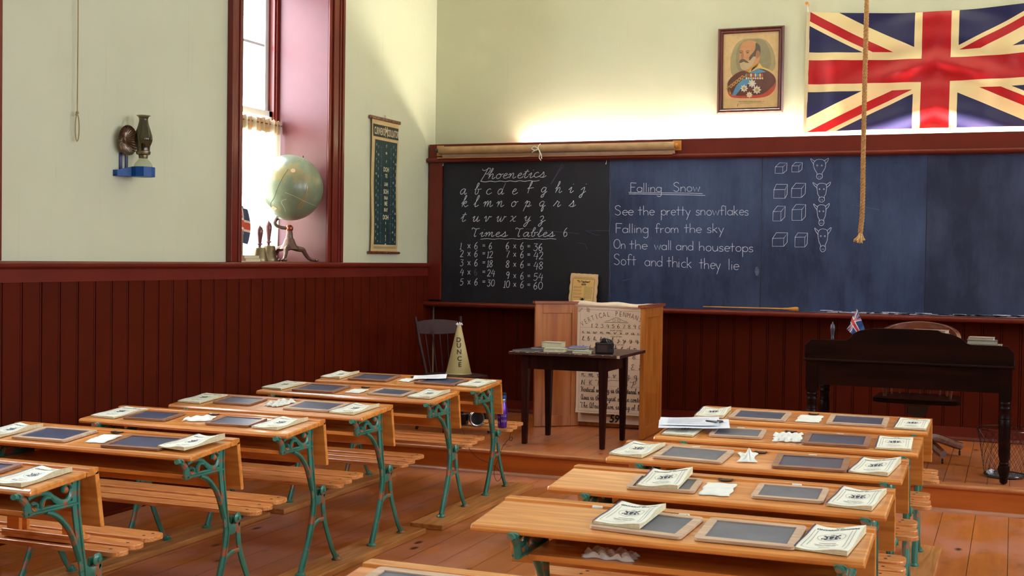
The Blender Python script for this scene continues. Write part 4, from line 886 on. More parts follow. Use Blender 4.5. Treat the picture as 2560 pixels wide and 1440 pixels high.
m.build('flag_cloth', M['flag_faded'], sf, smooth=True, uv=[(2*i/20, j/24) for j in range(25) for i in range(21)])
# half curtain on its rod
cu = thing('half_curtain', 'sheer cream half curtain gathered on a rod across the lower window', 'curtain', (-5.345, 7.88, ZS))
m = MB(); rd = random.Random(2); ph = [rd.uniform(0, 6) for _ in range(4)]
def cpt(u, v):
    y = -.555 + 1.11*u - (1 - v)**1.4*.04*u; return (.018*sin(u*58 + ph[0] + .6*sin(v*3)) + .008*sin(u*23 + ph[1]) - .004*v, y, .01 + 1.075*v)
m.grid(170, 24, cpt).build('curtain_cloth', M['muslin'], cu, smooth=True)
m = MB().grid(360, 3, lambda u, v: (.012*sin(u*112 + ph[2]) + .004*sin(u*51), -.555 + 1.11*u, .985 + .105*v + .005*sin(u*90))); m.build('ruffled_heading', paint('ochre_heading', (.55, .34, .17), .2, .9, 14), cu, smooth=True)
MB().lathe([(.005, -.575), (.005, .575)], 8, (0, 0, 1.055), 'y').build('curtain_rod', M['brass'], cu)

# ------------------------------------------------------------------ school desks
TZ, SL, DD = .757, .084, .347
def make_desk(W, xl, xr):
    """desk facing +y, back edge at y=0; W half width; legs at xl, xr"""
    t = thing('school_desk', 'x', 'desk', group='school desks in two rows')
    m = MB(); th = .024
    def zt(y): return TZ + SL*y
    pr = [(-DD + .004, zt(-DD) - .004), (-DD, zt(-DD) - .012), (-DD + .003, zt(-DD) - th), (-.062, zt(-.06) - th - .002), (-.062, zt(-.06) - .0015), (-DD + .012, zt(-DD) - .0005)]
    m.prism(pr, 'x', -W, W); m.build('desktop', M['oak'], t, bevel=.006)
    m = MB(); m.prism([(-.062, zt(-.06) - th), (-.062, zt(-.06) - .007), (-.052, zt(-.06) - .007), (-.050, TZ - .001), (-.040, TZ), (-.002, TZ), (0, TZ - .003), (0, TZ - th - .002)], 'x', -W, W); m.build('pencil_ledge', M['oak'], t, bevel=.0015)
    m = MB(); m.prism([(-.020, TZ - .02), (.001, TZ - .010), (.035, .535), (.030, .530), (.014, .532)], 'x', -W, W); m.build('drop_panel', M['oak'], t, bevel=.003)
    m = MB(); m.box(xl + .028, -DD + .05, .622, xr - .028, -.02, .640); m.box(xl + .028, -.038, .59, xr - .028, -.022, .735)
    m.build('book_shelf', M['oak'], t, bevel=.002)
    for lx in (xl, xr):
        g = MB(); s_ = -1 if lx == xl else 1; T_ = .010
        post = smooth([(-.072, .735), (-.072, .637), (-.062, .561), (-.050, .485), (-.040, .43), (-.030, .37), (-.033, .332), (-.053, .245), (-.087, .155), (-.141, .048)], 4)
        g.bar(post, [.021 - .005*min(1, i/len(post)*1.2) for i in range(len(post))], T_, lx)
        g.bar(post, [.006]*len(post), T_ + .006, lx)
        g.bar(smooth([(-.225, .628), (-.175, .607), (-.13, .57), (-.095, .525), (-.065, .46), (-.048, .42)], 4), .010, T_ + .002, lx)
        g.bar([(-.07, .634), (-.318, .636)], .011, T_, lx)
        g.bar([(-.07, .634), (-.318, .636)], .006, T_ + .008, lx)
        g.bar(smooth([(-.308, .628), (-.312, .655), (-.325, .680), (-.352, .700), (-.378, .706)], 4), [.017]*6 + [.013]*6 + [.010]*5, T_ + .002, lx)
        g.bar([(-.36, .706), (-.06, .729)], .008, T_ + .008, lx)
        g.bar(smooth([(-.315, .69), (-.26, .700), (-.215, .690), (-.180, .665), (-.150, .648), (-.120, .648), (-.100, .668), (-.098, .695), (-.118, .712), (-.138, .702), (-.140, .685)], 4), [.010]*12 + [.012]*16 + [.008]*13, T_, lx)
        g.bar(smooth([(-.248, .640), (-.246, .662), (-.228, .678), (-.205, .675)], 4), .008, T_, lx)
        g.bar(smooth([(-.300, .655), (-.288, .640), (-.272, .645), (-.270, .662), (-.282, .668)], 4), .007, T_, lx)
        g.bar(smooth([(-.036, .385), (-.005, .362), (.030, .365), (.052, .385)], 4), .022, T_, lx)
        g.bar(smooth([(.050, .395), (.054, .355), (.060, .30), (.078, .235), (.112, .165), (.150, .095), (.192, .038)], 4), [.014]*25, T_, lx)
        g.bar(smooth([(-.052, .225), (-.030, .248), (.005, .262), (.045, .262), (.068, .262)], 4), .010, T_ - .001, lx)
        for fy in (-.146, .197): g.lathe([(.026, .030), (.026, .036), (.014, .044), (.012, .055)], 14, (lx, fy, 0))
        lg = g.build('leg', M['iron'], t, smooth=True)
        MB().lathe([(.0, lx + s_*.008), (.022, lx + s_*.010), (.024, lx + s_*.016), (.020, lx + s_*.019), (.010, lx + s_*.022), (.009, lx + s_*.027), (.0, lx + s_*.028)], 20, (0, .031, .407), 'x', cap=False).build('hinge_disc', M['iron'], lg, smooth=True)
        MB().sphere((lx, -.128, .690), .0145, 10, 8, sc=(.9, 1, 1)).bar(smooth([(-.300, .655), (-.290, .645), (-.278, .650)], 3), .0045, T_ + .002, lx).bar([(-.246, .650), (-.238, .672)], .003, T_ + .003, lx).build('scroll_knob', M['iron_worn'], lg, smooth=True)
        h = MB(); lx2 = lx - s_*.014; h.bar([(.015, .395), (.09, .398), (.38, .412)], [.018, .014, .007], .006, lx2); h.box(lx2 - .014, .06, .408, lx2 + .014, .375, .413)
        h.xf(lambda x, y, z: (x, y, z + (max(0, y - .06))*.02 if z > .40 else z)); h.build('seat_bracket', M['iron'], t, smooth=True)
    for i, (y0, y1, z) in enumerate(((.068, .152, .428), (.162, .252, .432), (.262, .385, .440))):
        m = MB(); ol = rrect(-W - .015, y0, W + .035 - .01*i, y1, min(.04, (y1-y0)*.48), 5); m.prism(ol, 'z', z - .019, z)
        s_o = m.build('seat_slat', M['seat'], t, bevel=.003)
        for sx_ in (xl + .0, xr - .0):
            yy_ = [(y0 + y1)/2] if i < 2 else [(y0 + y1)/2 - .02, (y0 + y1)/2 + .025]
            for yy in yy_: MB().lathe([(.007, z - .002), (.007, z + .0006)], 10, (sx_ + .02*(yy - y0)/.1, yy, 0)).build('screw', M['screw'], s_o)
    ik = MB().lathe([(.026, zt(-.055) - .004), (.028, zt(-.055) + .0022), (.025, zt(-.055) + .0028), (.022, zt(-.055) + .0012), (.0, zt(-.055) + .0010)], 22, (0, -.066, 0), cap=False)
    io = ik.build('inkwell', M['black'], t, smooth=True)
    return t
LP = [(-3.687, 3.689), (-3.648, 4.532), (-3.649, 5.253), (-3.638, 5.938), (-3.619, 6.755), (-3.651, 7.491)]
RP = [(-.948, 2.877), (-.950, 3.858), (-.952, 4.549), (-.960, 5.267), (-.951, 5.972), (-.955, 6.711)]
L_NAMES = ['nearest desk of the left block, cut off by the left edge', 'second nearest desk of the left block', 'third nearest desk of the left block', 'fourth nearest desk of the left block', 'desk last but one before the platform, left block', 'farthest desk of the left block, beside the platform']
R_NAMES = ['nearest desk of the right block, only its corner showing', 'bare-cornered nearest full desk of the right block', 'second full desk of the right block', 'middle full desk of the right block', 'desk last but one before the platform, right block', 'farthest desk of the right block, beside the platform']
L_LAB = ['varnished school desk of the left block, cut off by the photo\'s left edge', 'school desk second nearest in the left block, with large brown-framed slates', 'school desk third nearest in the left block, with a tied cloth pouch mid-top', 'school desk fourth nearest in the left block, third from the platform', 'school desk of the left block, last but one before the platform', 'farthest school desk of the left block, with loose paper and a tumbler on its bench']
R_LAB = ['nearest right-block school desk, only its back corner in the bottom edge of the photo', 'front full school desk of the right block, bare at its left end', 'right-block school desk with a reader on the left slate and a flat cloth', 'right-block school desk in the middle, with a small pinched cloth beside the inkwell', 'right-block school desk with loose papers and a pen at its left end', 'farthest right-block school desk, just below the teacher\'s desk']
desks = {}
d0 = make_desk(.593, -.475, .550)
dr_ = make_desk(.585, -.440, .520)
for i, (x, y) in enumerate(LP):
    o = d0 if i == 0 else copy_tree(d0); o.location = (x, y, 0); o['label'] = L_LAB[i]; desks['L%d' % (i+1)] = (x, y)
for i, (x, y) in enumerate(RP):
    o = dr_ if i == 0 else copy_tree(dr_); o.location = (x, y, 0); o['label'] = R_LAB[i]; desks['R%d' % i] = (x, y)
    if i == 1: o.rotation_euler = (0, 0, .015)
def runner(x0, x1, y0, y1, label):
    tag(MB().box(x0, y0, 0, x1, y1, .030).build('floor_runner', M['runner'], bevel=.004), label, 'board', 'floor runners under the desks')
runner(-3.20, -3.015, 2.9, 6.30, 'long floor board under the right-hand legs of the nearer left-block desks')
runner(-3.165, -2.965, 6.40, 7.86, 'short floor board under the right-hand legs of the two farthest left-block desks')
runner(-4.22, -4.03, 2.9, 6.30, 'long floor board under the left-hand legs of the nearer left-block desks')
runner(-4.20, -4.00, 6.40, 7.86, 'short floor board under the left-hand legs of the two farthest left-block desks')
runner(-.52, -.33, 2.5, 7.08, 'long floor board under the right-hand legs of the right block')
runner(-1.49, -1.30, 2.5, 7.08, 'long floor board under the left-hand legs of the right block')

# ------------------------------------------------------------------ readers, slates, cloths
def make_reader(curl, seed):
    t = thing('reader', 'x', 'book', group='cream readers on the school desks')
    rn = random.Random(seed); a1, a2, a3 = rn.uniform(.7, 1.3), rn.uniform(0, 3), rn.uniform(.8, 1.2); W_, H_, T_ = .150, .240, .0074
    def up(u, v): return curl*(.0065*a1*max(0, u - .55)**2*5*(.4 + v) + .004*sin(v*7*a3 + a2)*u + .003*sin(u*6 + a2)) + .0012*sin(9*v + 3*u)
    def pt(u, v, z=0): return (-W_/2 + W_*u, -H_/2 + H_*v, T_ + up(u, v) + z)
    m = MB(); m.grid(14, 18, lambda u, v: pt(u, v)); o = m.build('cover', M['cover'], t, smooth=True)
    m = MB(); n = 18
    def side(fn, k):
        vs = []; fs = []
        for i in range(k+1):
            x, y, z = fn(i/k); layer = 5
            for j in range(layer+1): f = j/layer; vs.append((x*(1 - .006*(j % 2)), y*(1 - .006*(j % 2)), z*(f) + .0004))
        for i in range(k):
            for j in range(5): a = i*6+j; fs.append((a, a+6, a+7, a+1))
        m.add(vs, fs)
    side(lambda s_: pt(s_, 0), 14); side(lambda s_: pt(1, s_), 18); side(lambda s_: pt(1 - s_, 1), 14)
    m.build('pages', M['pages'], t)
    m = MB(); vs = []
    for i in range(19):
        x, y, z = pt(0, i/18); vs += [(x - .001, y, .0004), (x - .001, y, z + .0003), (x + .005, y, z + .0006)]
    m.add(vs, [(3*i + j, 3*i + 3 + j, 3*i + 4 + j, 3*i + 1 + j) for i in range(18) for j in (0, 1)]); m.build('spine', M['spine'], t)
    m = MB()
    def fn(x, y): u = (x + W_/2)/W_; v = (y + H_/2)/H_; return pt(u, v, .0008)
    m.text('THE', .013, lambda x, y: fn(x + .004, y + .094), 0, sx=1.0, bold=.0006)
    m.text('ONTARIO READERS', .0165, lambda x, y: fn(x + .004, y + .074 - abs(x)*.05), 0, sx=.84, bold=.0007)
    for a, b in (((-.060, .066), (-.060, -.10)), ((-.050, .060), (-.050, -.075)), ((.060, .066), (.060, -.10)), ((.050, .060), (.050, -.075)), ((-.060, -.10), (.060, -.10))):
        N = 12; pts = [(a[0] + (b[0]-a[0])*i/N, a[1] + (b[1]-a[1])*i/N) for i in range(N+1)]; m.ribbon(pts, .0013, fn, 1)
    m.ribbon([(.040*cos(t_*pi/12), .012 + .030*sin(t_*pi/12)) for t_ in range(25)], .0012, fn, 1)
    # small crest: shield between two supporters
    m.poly([(-.007, .022), (.007, .022), (.006, .006), (0, -.002), (-.006, .006)], fn, 0); m.ribbon([(-.018, -.002), (0, -.006), (.018, -.002)], .003, fn, 0)
    for s_ in (-1, 1):
        m.ribbon(smooth([(s_*.024, .026), (s_*.016, .018), (s_*.012, .006), (s_*.020, -.001)], 3), .006, fn, 0); m.ribbon(smooth([(s_*.014, .020), (s_*.009, .026)], 3), .004, fn, 0); m.ribbon([(s_*.019, .010), (s_*.027, .004), (s_*.025, -.002)], .0035, fn, 0)
    m.ribbon([(-.006, .028), (0, .032), (.006, .028)], .004, fn, 0)
    for zz_, segs in ((-.036, ((-.024, .024),)), (-.051, ((-.034, -.012), (-.008, .012), (.016, .034))), (-.061, ((-.030, -.004), (.0, .028))), (-.082, ((-.016, .016),))):
        for p, q in segs: m.ribbon([(p + (q-p)*i/4, zz_) for i in range(5)], .0028, fn, 1)
    m.build('cover_print', [M['ink'], M['ink_soft']], t)
    return t
def make_slate(W_, H_, fw_, fm_, sm_):
    t = thing('writing_slate', 'x', 'slate', group='framed writing slates on the school desks')
    ol = rrect(-W_/2, -H_/2, W_/2, H_/2, .016, 4); il = [(-W_/2 + fw_, -H_/2 + fw_), (W_/2 - fw_, -H_/2 + fw_), (W_/2 - fw_, H_/2 - fw_), (-W_/2 + fw_, H_/2 - fw_)]
    m = MB()
    x0, y0, x1, y1 = -W_/2, -H_/2, W_/2, H_/2; b = fw_
    rr_ = lambda p: p
    # four members with rounded outer corners
    n = len(ol); inner = []
    for (x, y) in ol: inner.append((max(-W_/2 + fw_, min(W_/2 - fw_, x)), max(-H_/2 + fw_, min(H_/2 - fw_, y))))
    for z0_, z1_ in ((0, .009),):
        vs = [(x, y, z1_) for x, y in ol] + [(x, y, z1_) for x, y in inner] + [(x, y, z0_) for x, y in ol] + [(x, y, z0_) for x, y in inner]
        fs = [(i, (i+1) % n, n + (i+1) % n, n + i) for i in range(n)] + [(2*n + i, 2*n + (i+1) % n, (i+1) % n, i) for i in range(n)] + [(n + i, n + (i+1) % n, 3*n + (i+1) % n, 3*n + i) for i in range(n)]
        m.add(vs, fs)
    m.build('slate_frame', fm_, t, bevel=.0015)
    MB().box(-W_/2 + fw_ - .002, -H_/2 + fw_ - .002, .002, W_/2 - fw_ + .002, H_/2 - fw_ + .002, .0055).build('slate_panel', sm_, t)
    return t
def make_cloth(kind, seed, W_, H_, label, group='cotton wiping cloths on the desks'):
    rn = random.Random(seed); p = [rn.uniform(0, 6) for _ in range(8)]; N = 26
    def fn(u, v):
        x = (u - .5)*W_; y = (v - .5)*H_
        if kind == 'flat': z = .006 + .0012*sin(u*9 + p[0])*sin(v*7 + p[1]) + .0025*math.exp(-((v - .5 + .05*sin(u*5))/.04)**2); x += .003*sin(v*13 + p[2]); y += .003*sin(u*11 + p[3])
        elif kind == 'crumpled':
            z = .010 + .006*sin(u*14 + p[0] + 3*v)*sin(v*11 + p[1]) + .005*sin(u*27 + v*9 + p[2]) + .003*sin(v*31 + p[3]); x += .006*sin(v*19 + p[4]); y += .007*sin(u*17 + p[5])
        elif kind == 'pinched':
            d = hypot(u - .6, v - .62); z = .006 + .030*math.exp(-(d/.17)**2) + .004*sin(atan2(v - .6, u - .6)*7 + p[0]); x += .5*(.1 - x)*0; s_ = 1 - .35*sin(pi*v); x *= s_
        else:
            z = .009 + .006*sin(pi*v)*sin(u*7 + p[0]) + .003*sin(u*17 + p[1] + v*5); y *= (1 - .45*math.exp(-((u - .14)/.09)**2)); x += .003*sin(v*9)
        e = min(u, 1-u, v, 1-v); z = z*min(1, .25 + e*9)
        return (x, y, max(z, .0015))
    m = MB().grid(N, N, fn); m.grid(N, N, lambda u, v: (lambda q: (q[0]*1.02, q[1]*1.02, max(.0005, q[2]*.35)))(fn(u, 1 - v)))
    return tag(m.build('wiping_cloth', M['cloth'], smooth=True), label, 'cloth', group)
slope = atan2(SL, 1)
def place(o, k, x, y, deg, dz=0.0, tilt=0.0):
    cx, cy = desks[k]; o.location = (cx + x, cy + y, TZ + SL*y + .0006 + dz)
    R = Matrix.Rotation(slope, 3, 'X') @ Matrix.Rotation(radians(deg), 3, 'Z') @ Matrix.Rotation(tilt, 3, 'Y'); o.rotation_euler = R.to_euler()
protoR = [make_reader(.35, 1), make_reader(1.0, 5), make_reader(1.5, 8)]; usedR = set()
def reader(k, x, y, deg, v, label, dz=0.0, tilt=0.0):
    o = protoR[v] if v not in usedR else copy_tree(protoR[v]); usedR.add(v); place(o, k, x, y, deg, dz, tilt); o['label'] = label
protoS = {}
def slate(k, x, y, deg, size, tone, label, dz=0.0, sx=1.0):
    key = (size, tone)
    if key in protoS: o = copy_tree(protoS[key])
    else:
        W_, H_, fw_ = {'big': (.290, .222, .026), 'small': (.242, .184, .020)}[size]
        fm_, sm_ = {'pale': (M['frame_wood'], M['slate_grey']), 'paleblue': (M['frame_wood'], M['slate_blue']), 'brown': (M['frame_brown'], M['slate_blue'])}[tone]
        o = make_slate(W_, H_, fw_, fm_, sm_); protoS[key] = o
    place(o, k, x, y, deg, dz); o['label'] = label
B = {'L1': "the left block's nearest desk", 'L2': "the left block's second desk", 'L3': "the left block's third desk", 'L4': "the left block's fourth desk", 'L5': "the left block's fifth desk", 'L6': "the left block's farthest desk",
     'R0': "the bottom-edge desk", 'R1': "the right block's nearest full desk", 'R2': "the right block's second full desk", 'R3': "the right block's third full desk", 'R4': "the right block's fourth full desk", 'R5': "the right block's farthest desk"}
for k, x, y, deg, v in (('L1',.470,-.205,-3,1),('L2',-.485,-.19,-6,1),('L2',.478,-.180,-8,2),('L3',-.475,-.183,-5,0),('L3',.446,-.17,-5,1),('L4',-.495,-.165,-4,0),('L4',.463,-.185,-6,1),('L5',-.507,-.165,-8,0),('L5',.476,-.175,-5,1),('L6',-.512,-.15,-4,1),('L6',.495,-.180,-8,0),
      ('R1',-.130,-.155,-4,1),('R1',.477,-.185,-6,2),('R2',-.198,-.168,1,2),('R2',.474,-.186,-6,1),('R3',-.494,-.186,-9,1),('R3',.470,-.185,-7,2),('R4',-.476,-.19,-3,0),('R4',.474,-.188,2,0),('R5',-.503,-.19,2,1),('R5',.500,-.185,-2,0)):
    end = 'left' if x < 0 else 'right'
    lab = 'cream reader with printed crest at the %s end of %s' % (end, B[k]); dz = 0.0; tl_ = 0.0
    if (k, end) in (('R1', 'left'), ('R2', 'left')): lab = 'curled cream reader lying on top of a slate on %s' % B[k]; dz = .0095
    if (k, end) == ('L2', 'right'): lab = 'curled cream reader overlapping a slate on %s' % B[k]; dz = .0095
    if (k, end) == ('L3', 'right'): lab = 'cream reader touching a slate at the right end of %s' % B[k]
    if (k, end) == ('R4', 'left'): lab = 'cream reader mostly hidden under loose sheets on %s' % B[k]
    reader(k, x, y, deg, v, lab, dz, tl_)
for k, x, y, deg, sz, tone in (('L1',.175,-.19,2,'big','brown'),('L2',-.225,-.20,1,'big','paleblue'),('L2',.262,-.212,3,'big','brown'),('L3',-.251,-.205,1,'small','brown'),('L3',.219,-.195,2,'small','brown'),('L4',-.250,-.17,0,'small','brown'),('L4',.233,-.180,0,'big','paleblue'),('L5',-.232,-.19,-1,'big','brown'),('L5',.243,-.190,-4,'small','paleblue'),('L6',-.238,-.18,-1,'big','brown'),('L6',.250,-.185,-2,'big','brown'),
      ('R0',-.375,-.185,0,'big','pale'),('R1',-.066,-.192,-5,'big','pale'),('R1',.250,-.196,0,'big','pale'),('R2',-.188,-.203,3,'small','pale'),('R2',.252,-.190,1,'small','pale'),('R3',-.250,-.200,-3,'big','pale'),('R3',.227,-.200,3,'big','brown'),('R4',-.224,-.187,3,'small','pale'),('R4',.227,-.200,2,'big','brown'),('R5',-.253,-.2,0,'big','paleblue'),('R5',.238,-.185,1,'big','paleblue')):
    side = 'left' if x < 0 else 'right'; tn = {'pale': 'pale-framed dusty grey', 'paleblue': 'pale-framed dark', 'brown': 'brown-framed dark'}[tone]
    slate(k, x, y, deg, sz, tone, '%s %s slate on the %s half of %s' % ({'big': 'large', 'small': 'small'}[sz], tn, side, B[k]))
for k, x, y, deg, kind, W_, H_, lab in (('L2',.035,-.195,6,'flat',.092,.145,'neatly folded white cloth between the slates on the left block\'s second desk'),('L3',.0,-.19,20,'pouch',.14,.105,'white cloth pouch tied at one end on the left block\'s third desk'),('L4',.0,-.165,-10,'crumpled',.095,.15,'rumpled long cloth on the left block\'s fourth desk'),('L5',.014,-.2,0,'flat',.097,.12,'small square folded cloth on the left block\'s fifth desk'),('L6',.01,-.195,-10,'flat',.085,.105,'small folded cloth beside the loose paper on the left block\'s farthest desk'),
      ('R2',.003,-.205,3,'flat',.105,.165,'flat creased cloth on the right block\'s second full desk'),('R3',-.032,-.180,10,'pinched',.085,.15,'small cloth pinched up in the middle on the right block\'s third full desk'),('R4',.010,-.205,8,'crumpled',.125,.165,'crumpled ragged white cloth on the right block\'s fourth full desk'),('R5',-.002,-.195,1,'flat',.118,.165,'cream folded cloth on the right block\'s farthest desk')):
    place(make_cloth(kind, len(lab), W_, H_, lab), k, x, y, deg)
o = make_cloth('crumpled', 77, .16, .10, 'greyish crumpled cloth stuffed on the shelf inside the right block\'s nearest full desk'); o.location = (-.950 - .17, 3.858 - .22, .6405)
# slate pencils lying in the ledge grooves
for k, x, lab in (('L1',.244,'short white chalk in the ledge groove of the left block\'s nearest desk'),('R0',-.235,'short white chalk in the ledge groove of the desk cut by the bottom edge'),('R1',-.266,'white chalk at the bare left end of the right block\'s nearest full desk'),('R1',.015,'white chalk behind the slates of the right block\'s nearest full desk'),('R2',.253,'white chalk in the groove of the right block\'s second full desk'),('R3',-.275,'left white chalk in the groove of the right block\'s third full desk'),('R3',.211,'right white chalk in the groove of the right block\'s third full desk'),('R4',-.237,'left white chalk in the groove of the right block\'s fourth full desk'),('R4',.223,'right white chalk in the groove of the right block\'s fourth full desk')):
    cx, cy = desks[k]; tag(MB().lathe([(.0045, -.017), (.0055, -.015), (.0055, .015), (.0045, .017)], 10, (0, 0, 0), 'x').build('chalk_stick', M['chalk_stick'], smooth=True, loc=(cx + x, cy - .0565, TZ + SL*-.06 - .0012)), lab, 'chalk', 'chalk sticks in the desk grooves')
# loose papers and pen
def sheet(label, k, x, y, deg, dz, W_, H_, lines, lift):
    t = thing('loose_sheet', label, 'paper', group='loose sheets on the desks')
    f = lambda u, v: ((u - .5)*W_, (v - .5)*H_, lift*((u - .3)**2)*.35 + .0018*sin(u*5 + v*4) + .003)
    MB().grid(12, 12, f).build('page', M['paper'], t, smooth=True)
    m = MB(); rn = random.Random(len(label))
    for i in range(lines):
        v = .86 - .72*i/lines; L_ = rn.uniform(.25, .72); pts = [(a/10*L_ + .14, v) for a in range(11)]
        m.ribbon(pts, .012, lambda a, b: tuple(q + (0, 0, .0008)[j] for j, q in enumerate(f(a, b))))
    m.build('print_lines', M['ink_faint'], t); place(t, k, x, y, deg, dz); return t
sheet('white printed sheet lying askew over a slate on the left block\'s farthest desk', 'L6', .135, -.115, 22, .012, .215, .15, 5, .02)
sheet('lower of two white sheets spread over a reader near the stage', 'R4', -.44, -.155, 14, .022, .33, .19, 4, .03)
sheet('upper white printed sheet with the pen on it, over a reader', 'R4', -.47, -.125, 12, .027, .28, .19, 12, .03)
pn = thing('pen', 'small black pen lying on the loose white sheets', 'pen', (-.951 - .345, 5.972 - .145, .786), 0, rot=(0, radians(8), radians(62)))
MB().lathe([(.002, -.062), (.0045, -.055), (.0055, .03), (.006, .062), (.004, .066)], 12, (0, 0, 0), 'x').build('barrel', M['black'], pn, smooth=True); MB().box(.02, -.0015, .004, .06, .0015, .0095).build('clip', M['black'], pn)
# book rest on the bench of the nearest left desk
br = thing('book_rest', 'low wooden stand with two uprights on the nearest left-block bench', 'stand', (-3.47, 3.835, .4335))
MB().box(-.17, -.055, 0, .17, .055, .016).box(-.17, -.055, .016, .17, -.047, .03).build('base_board', M['seat'], br, bevel=.003)
for x in (-.135, .135): MB().box(x - .03, -.03, .016, x + .03, -.012, .165).box(x - .03, .012, .016, x + .03, .03, .165).build('upright', M['oak'], br, bevel=.002)
# things on the farthest left bench
cx, cy = desks['L6']
tb = thing('tumbler', 'purple travel tumbler with blue and black lid on the farthest left bench', 'tumbler', (-3.098, cy + .115, .4325))
MB().lathe([(.028, 0), (.030, .004), (.033, .05), (.0345, .09), (.032, .12), (.026, .15), (.0235, .165)], 28).build('body', paint('violet_metal', (.085, .010, .30), .08, .28, 10, metal=.55, coat=.5), tb, smooth=True)
MB().lathe([(.0238, .165), (.0243, .17), (.0243, .186), (.0238, .188)], 28).build('steel_band', M['steel'], tb, smooth=True)
MB().lathe([(.0245, .188), (.0255, .192), (.0255, .208), (.024, .212)], 28).build('blue_collar', M['bluepaint'], tb, smooth=True)
MB().lathe([(.024, .212), (.0255, .216), (.0265, .226), (.024, .229), (.01, .230)], 28).build('lid', M['black'], tb, smooth=True)
m = MB()
def cyp(r_): return lambda a, z: (r_*cos(a), r_*sin(a), z)
base = atan2(-cy - .115, 3.098) ; base = atan2((CAM_POS.y - (cy + .115)), (CAM_POS.x + 3.098))
for da, z in ((-.75, .07), (-.75, .035), (.0, .08), (.0, .045), (.62, .08), (.62, .045)):
    for q in range(4):
        ang = q*pi/2 + pi/4; m.ribbon([(base + da + .13*cos(ang), z + .004*sin(ang)), (base + da + .27*cos(ang), z + .008*sin(ang))], .004, cyp(.0352))
m.build('star_pattern', M['whitemetal'], tb)
hp = thing('camera_lens', 'black camera lens with silver rings lying on the farthest left bench', 'lens', (-3.285, cy + .11, .4325 + .043), rot=(0, 0, radians(-52))); hp.scale = (1.18, 1.18, 1.18); hp.location.z = .4325 + .0515
MB().lathe([(.024, -.075), (.026, -.07), (.026, -.02), (.036, -.012), (.042, -.004), (.042, .022), (.040, .028)], 30, (0, 0, 0), 'x').build('barrel', M['black'], hp, smooth=True)
MB().lathe([(.0425, -.002), (.0432, 0), (.0425, .003)], 30, (0, 0, 0), 'x', cap=False).lathe([(.0422, .010), (.0432, .012), (.0422, .015)], 30, (0, 0, 0), 'x', cap=False).lathe([(.041, .026), (.0425, .029), (.041, .033), (.036, .032), (.035, .027)], 30, (0, 0, 0), 'x', cap=False).build('silver_ring', M['steel'], hp, smooth=True)
MB().lathe([(.035, .026), (.030, .018), (.0, .016)], 30, (0, 0, 0), 'x', cap=False).build('front_element', paint('coated_lens', (.015, .004, .012), .1, .05, coat=1), hp, smooth=True)
cb_ = thing('second_camera', 'black camera body half hidden beside its lens on the farthest left bench', 'camera', (-3.40, cy + .105, .4325))
MB().box(-.055, -.025, 0, .055, .025, .075).build('body', M['black'], cb_, bevel=.006); MB().prism([(-.02, .075), (.02, .075), (.012, .095), (-.012, .095)], 'y', -.02, .02).build('viewfinder', M['black'], cb_, bevel=.002)
yc_ = cy + .40
m = MB().tube(smooth([(-3.36, cy + .08, .436), (-3.33, cy + .05, .440), (-3.27, cy + .075, .437), (-3.24, cy + .2, .441), (-3.26, cy + .30, .447), (-3.262, cy + .385, .448)] + [tuple(P(u_, v_, y=yc_)) for u_, v_ in ((1158,1062),(1161,1085),(1172,1120),(1195,1145),(1232,1162),(1250,1180),(1252,1195),(1243,1203),(1236,1190),(1237,1170),(1250,1135),(1256,1118),(1270,1100),(1280,1092),(1279,1102),(1273,1098),(1277,1082))] , 5), .0018, 5)
tag(m.build('neck_strap_cord', M['rubber'], smooth=True), 'thin black cord looping down from the farthest left bench to the floor', 'cord')
# ------------------------------------------------------------------ plain table with books and camera
tb = thing('side_table', 'dark stained plain table with tapered legs at the front of the platform', 'table', (-3.013, 8.88, ZP))
m = MB().box(-.425, -.34, .662, .425, .34, .684); m.build('tabletop', M['walnut_x'], tb, bevel=.004)
MB().box(-.32, -.265, .555, .285, -.245, .662).box(-.32, .235, .555, .285, .255, .662).box(-.325, -.25, .555, -.305, .24, .662).box(.272, -.25, .555, .292, .24, .662).build('apron', M['walnut'], tb, bevel=.002)
for x in (-.320, .280):
    for y in (-.255, .245):
        m = MB(); a, b = .028, .017
        m.add([(x-b,y-b,0),(x+b,y-b,0),(x+b,y+b,0),(x-b,y+b,0)] + [(x-a,y-a,.55),(x+a,y-a,.55),(x+a,y+a,.55),(x-a,y+a,.55)] + [(x-a,y-a,.661),(x+a,y-a,.661),(x+a,y+a,.661),(x-a,y+a,.661)],
              [(3,2,1,0),(0,1,5,4),(1,2,6,5),(2,3,7,6),(3,0,4,7),(4,5,9,8),(5,6,10,9),(6,7,11,10),(7,4,8,11),(8,9,10,11)]); m.build('leg', M['walnut'], tb, bevel=.002)
m = MB(); rd = random.Random(5)
for i in range(22):
    x = rd.uniform(-.42, .40); l = rd.uniform(.006, .035); m.box(x, -.3402, .680 + rd.uniform(0, .003), x + l, -.338, .6841)
m.box(.405, -.3408, .664, .426, -.335, .684); m.build('chipped_edge', M['linen_light'], tb)
TT = ZP + .684
def onT(u, v): p = P(u, v, z=TT + .01); return p
cv = lambda n, c: paint(n, c, .12, .6, 14)
book('book', 'thin dark blue book at the left end of the side table', 'book', (-3.315, 8.66, TT), (.20, .17, .010), cv('midnight_cover', (.025, .035, .06)), radians(-12), 'books on the side table')
book('book', 'thin plum book behind the dark blue one on the side table', 'book', (-3.27, 8.92, TT), (.21, .16, .012), cv('plum_cover', (.06, .03, .05)), radians(-6), 'books on the side table')
book('book', 'thick grey-beige book standing proud at the rear left of the side table', 'book', (-3.225, 8.93, TT + .0125), (.155, .115, .042), cv('stone_book_cover', (.46, .45, .36)), radians(2), 'books on the side table')
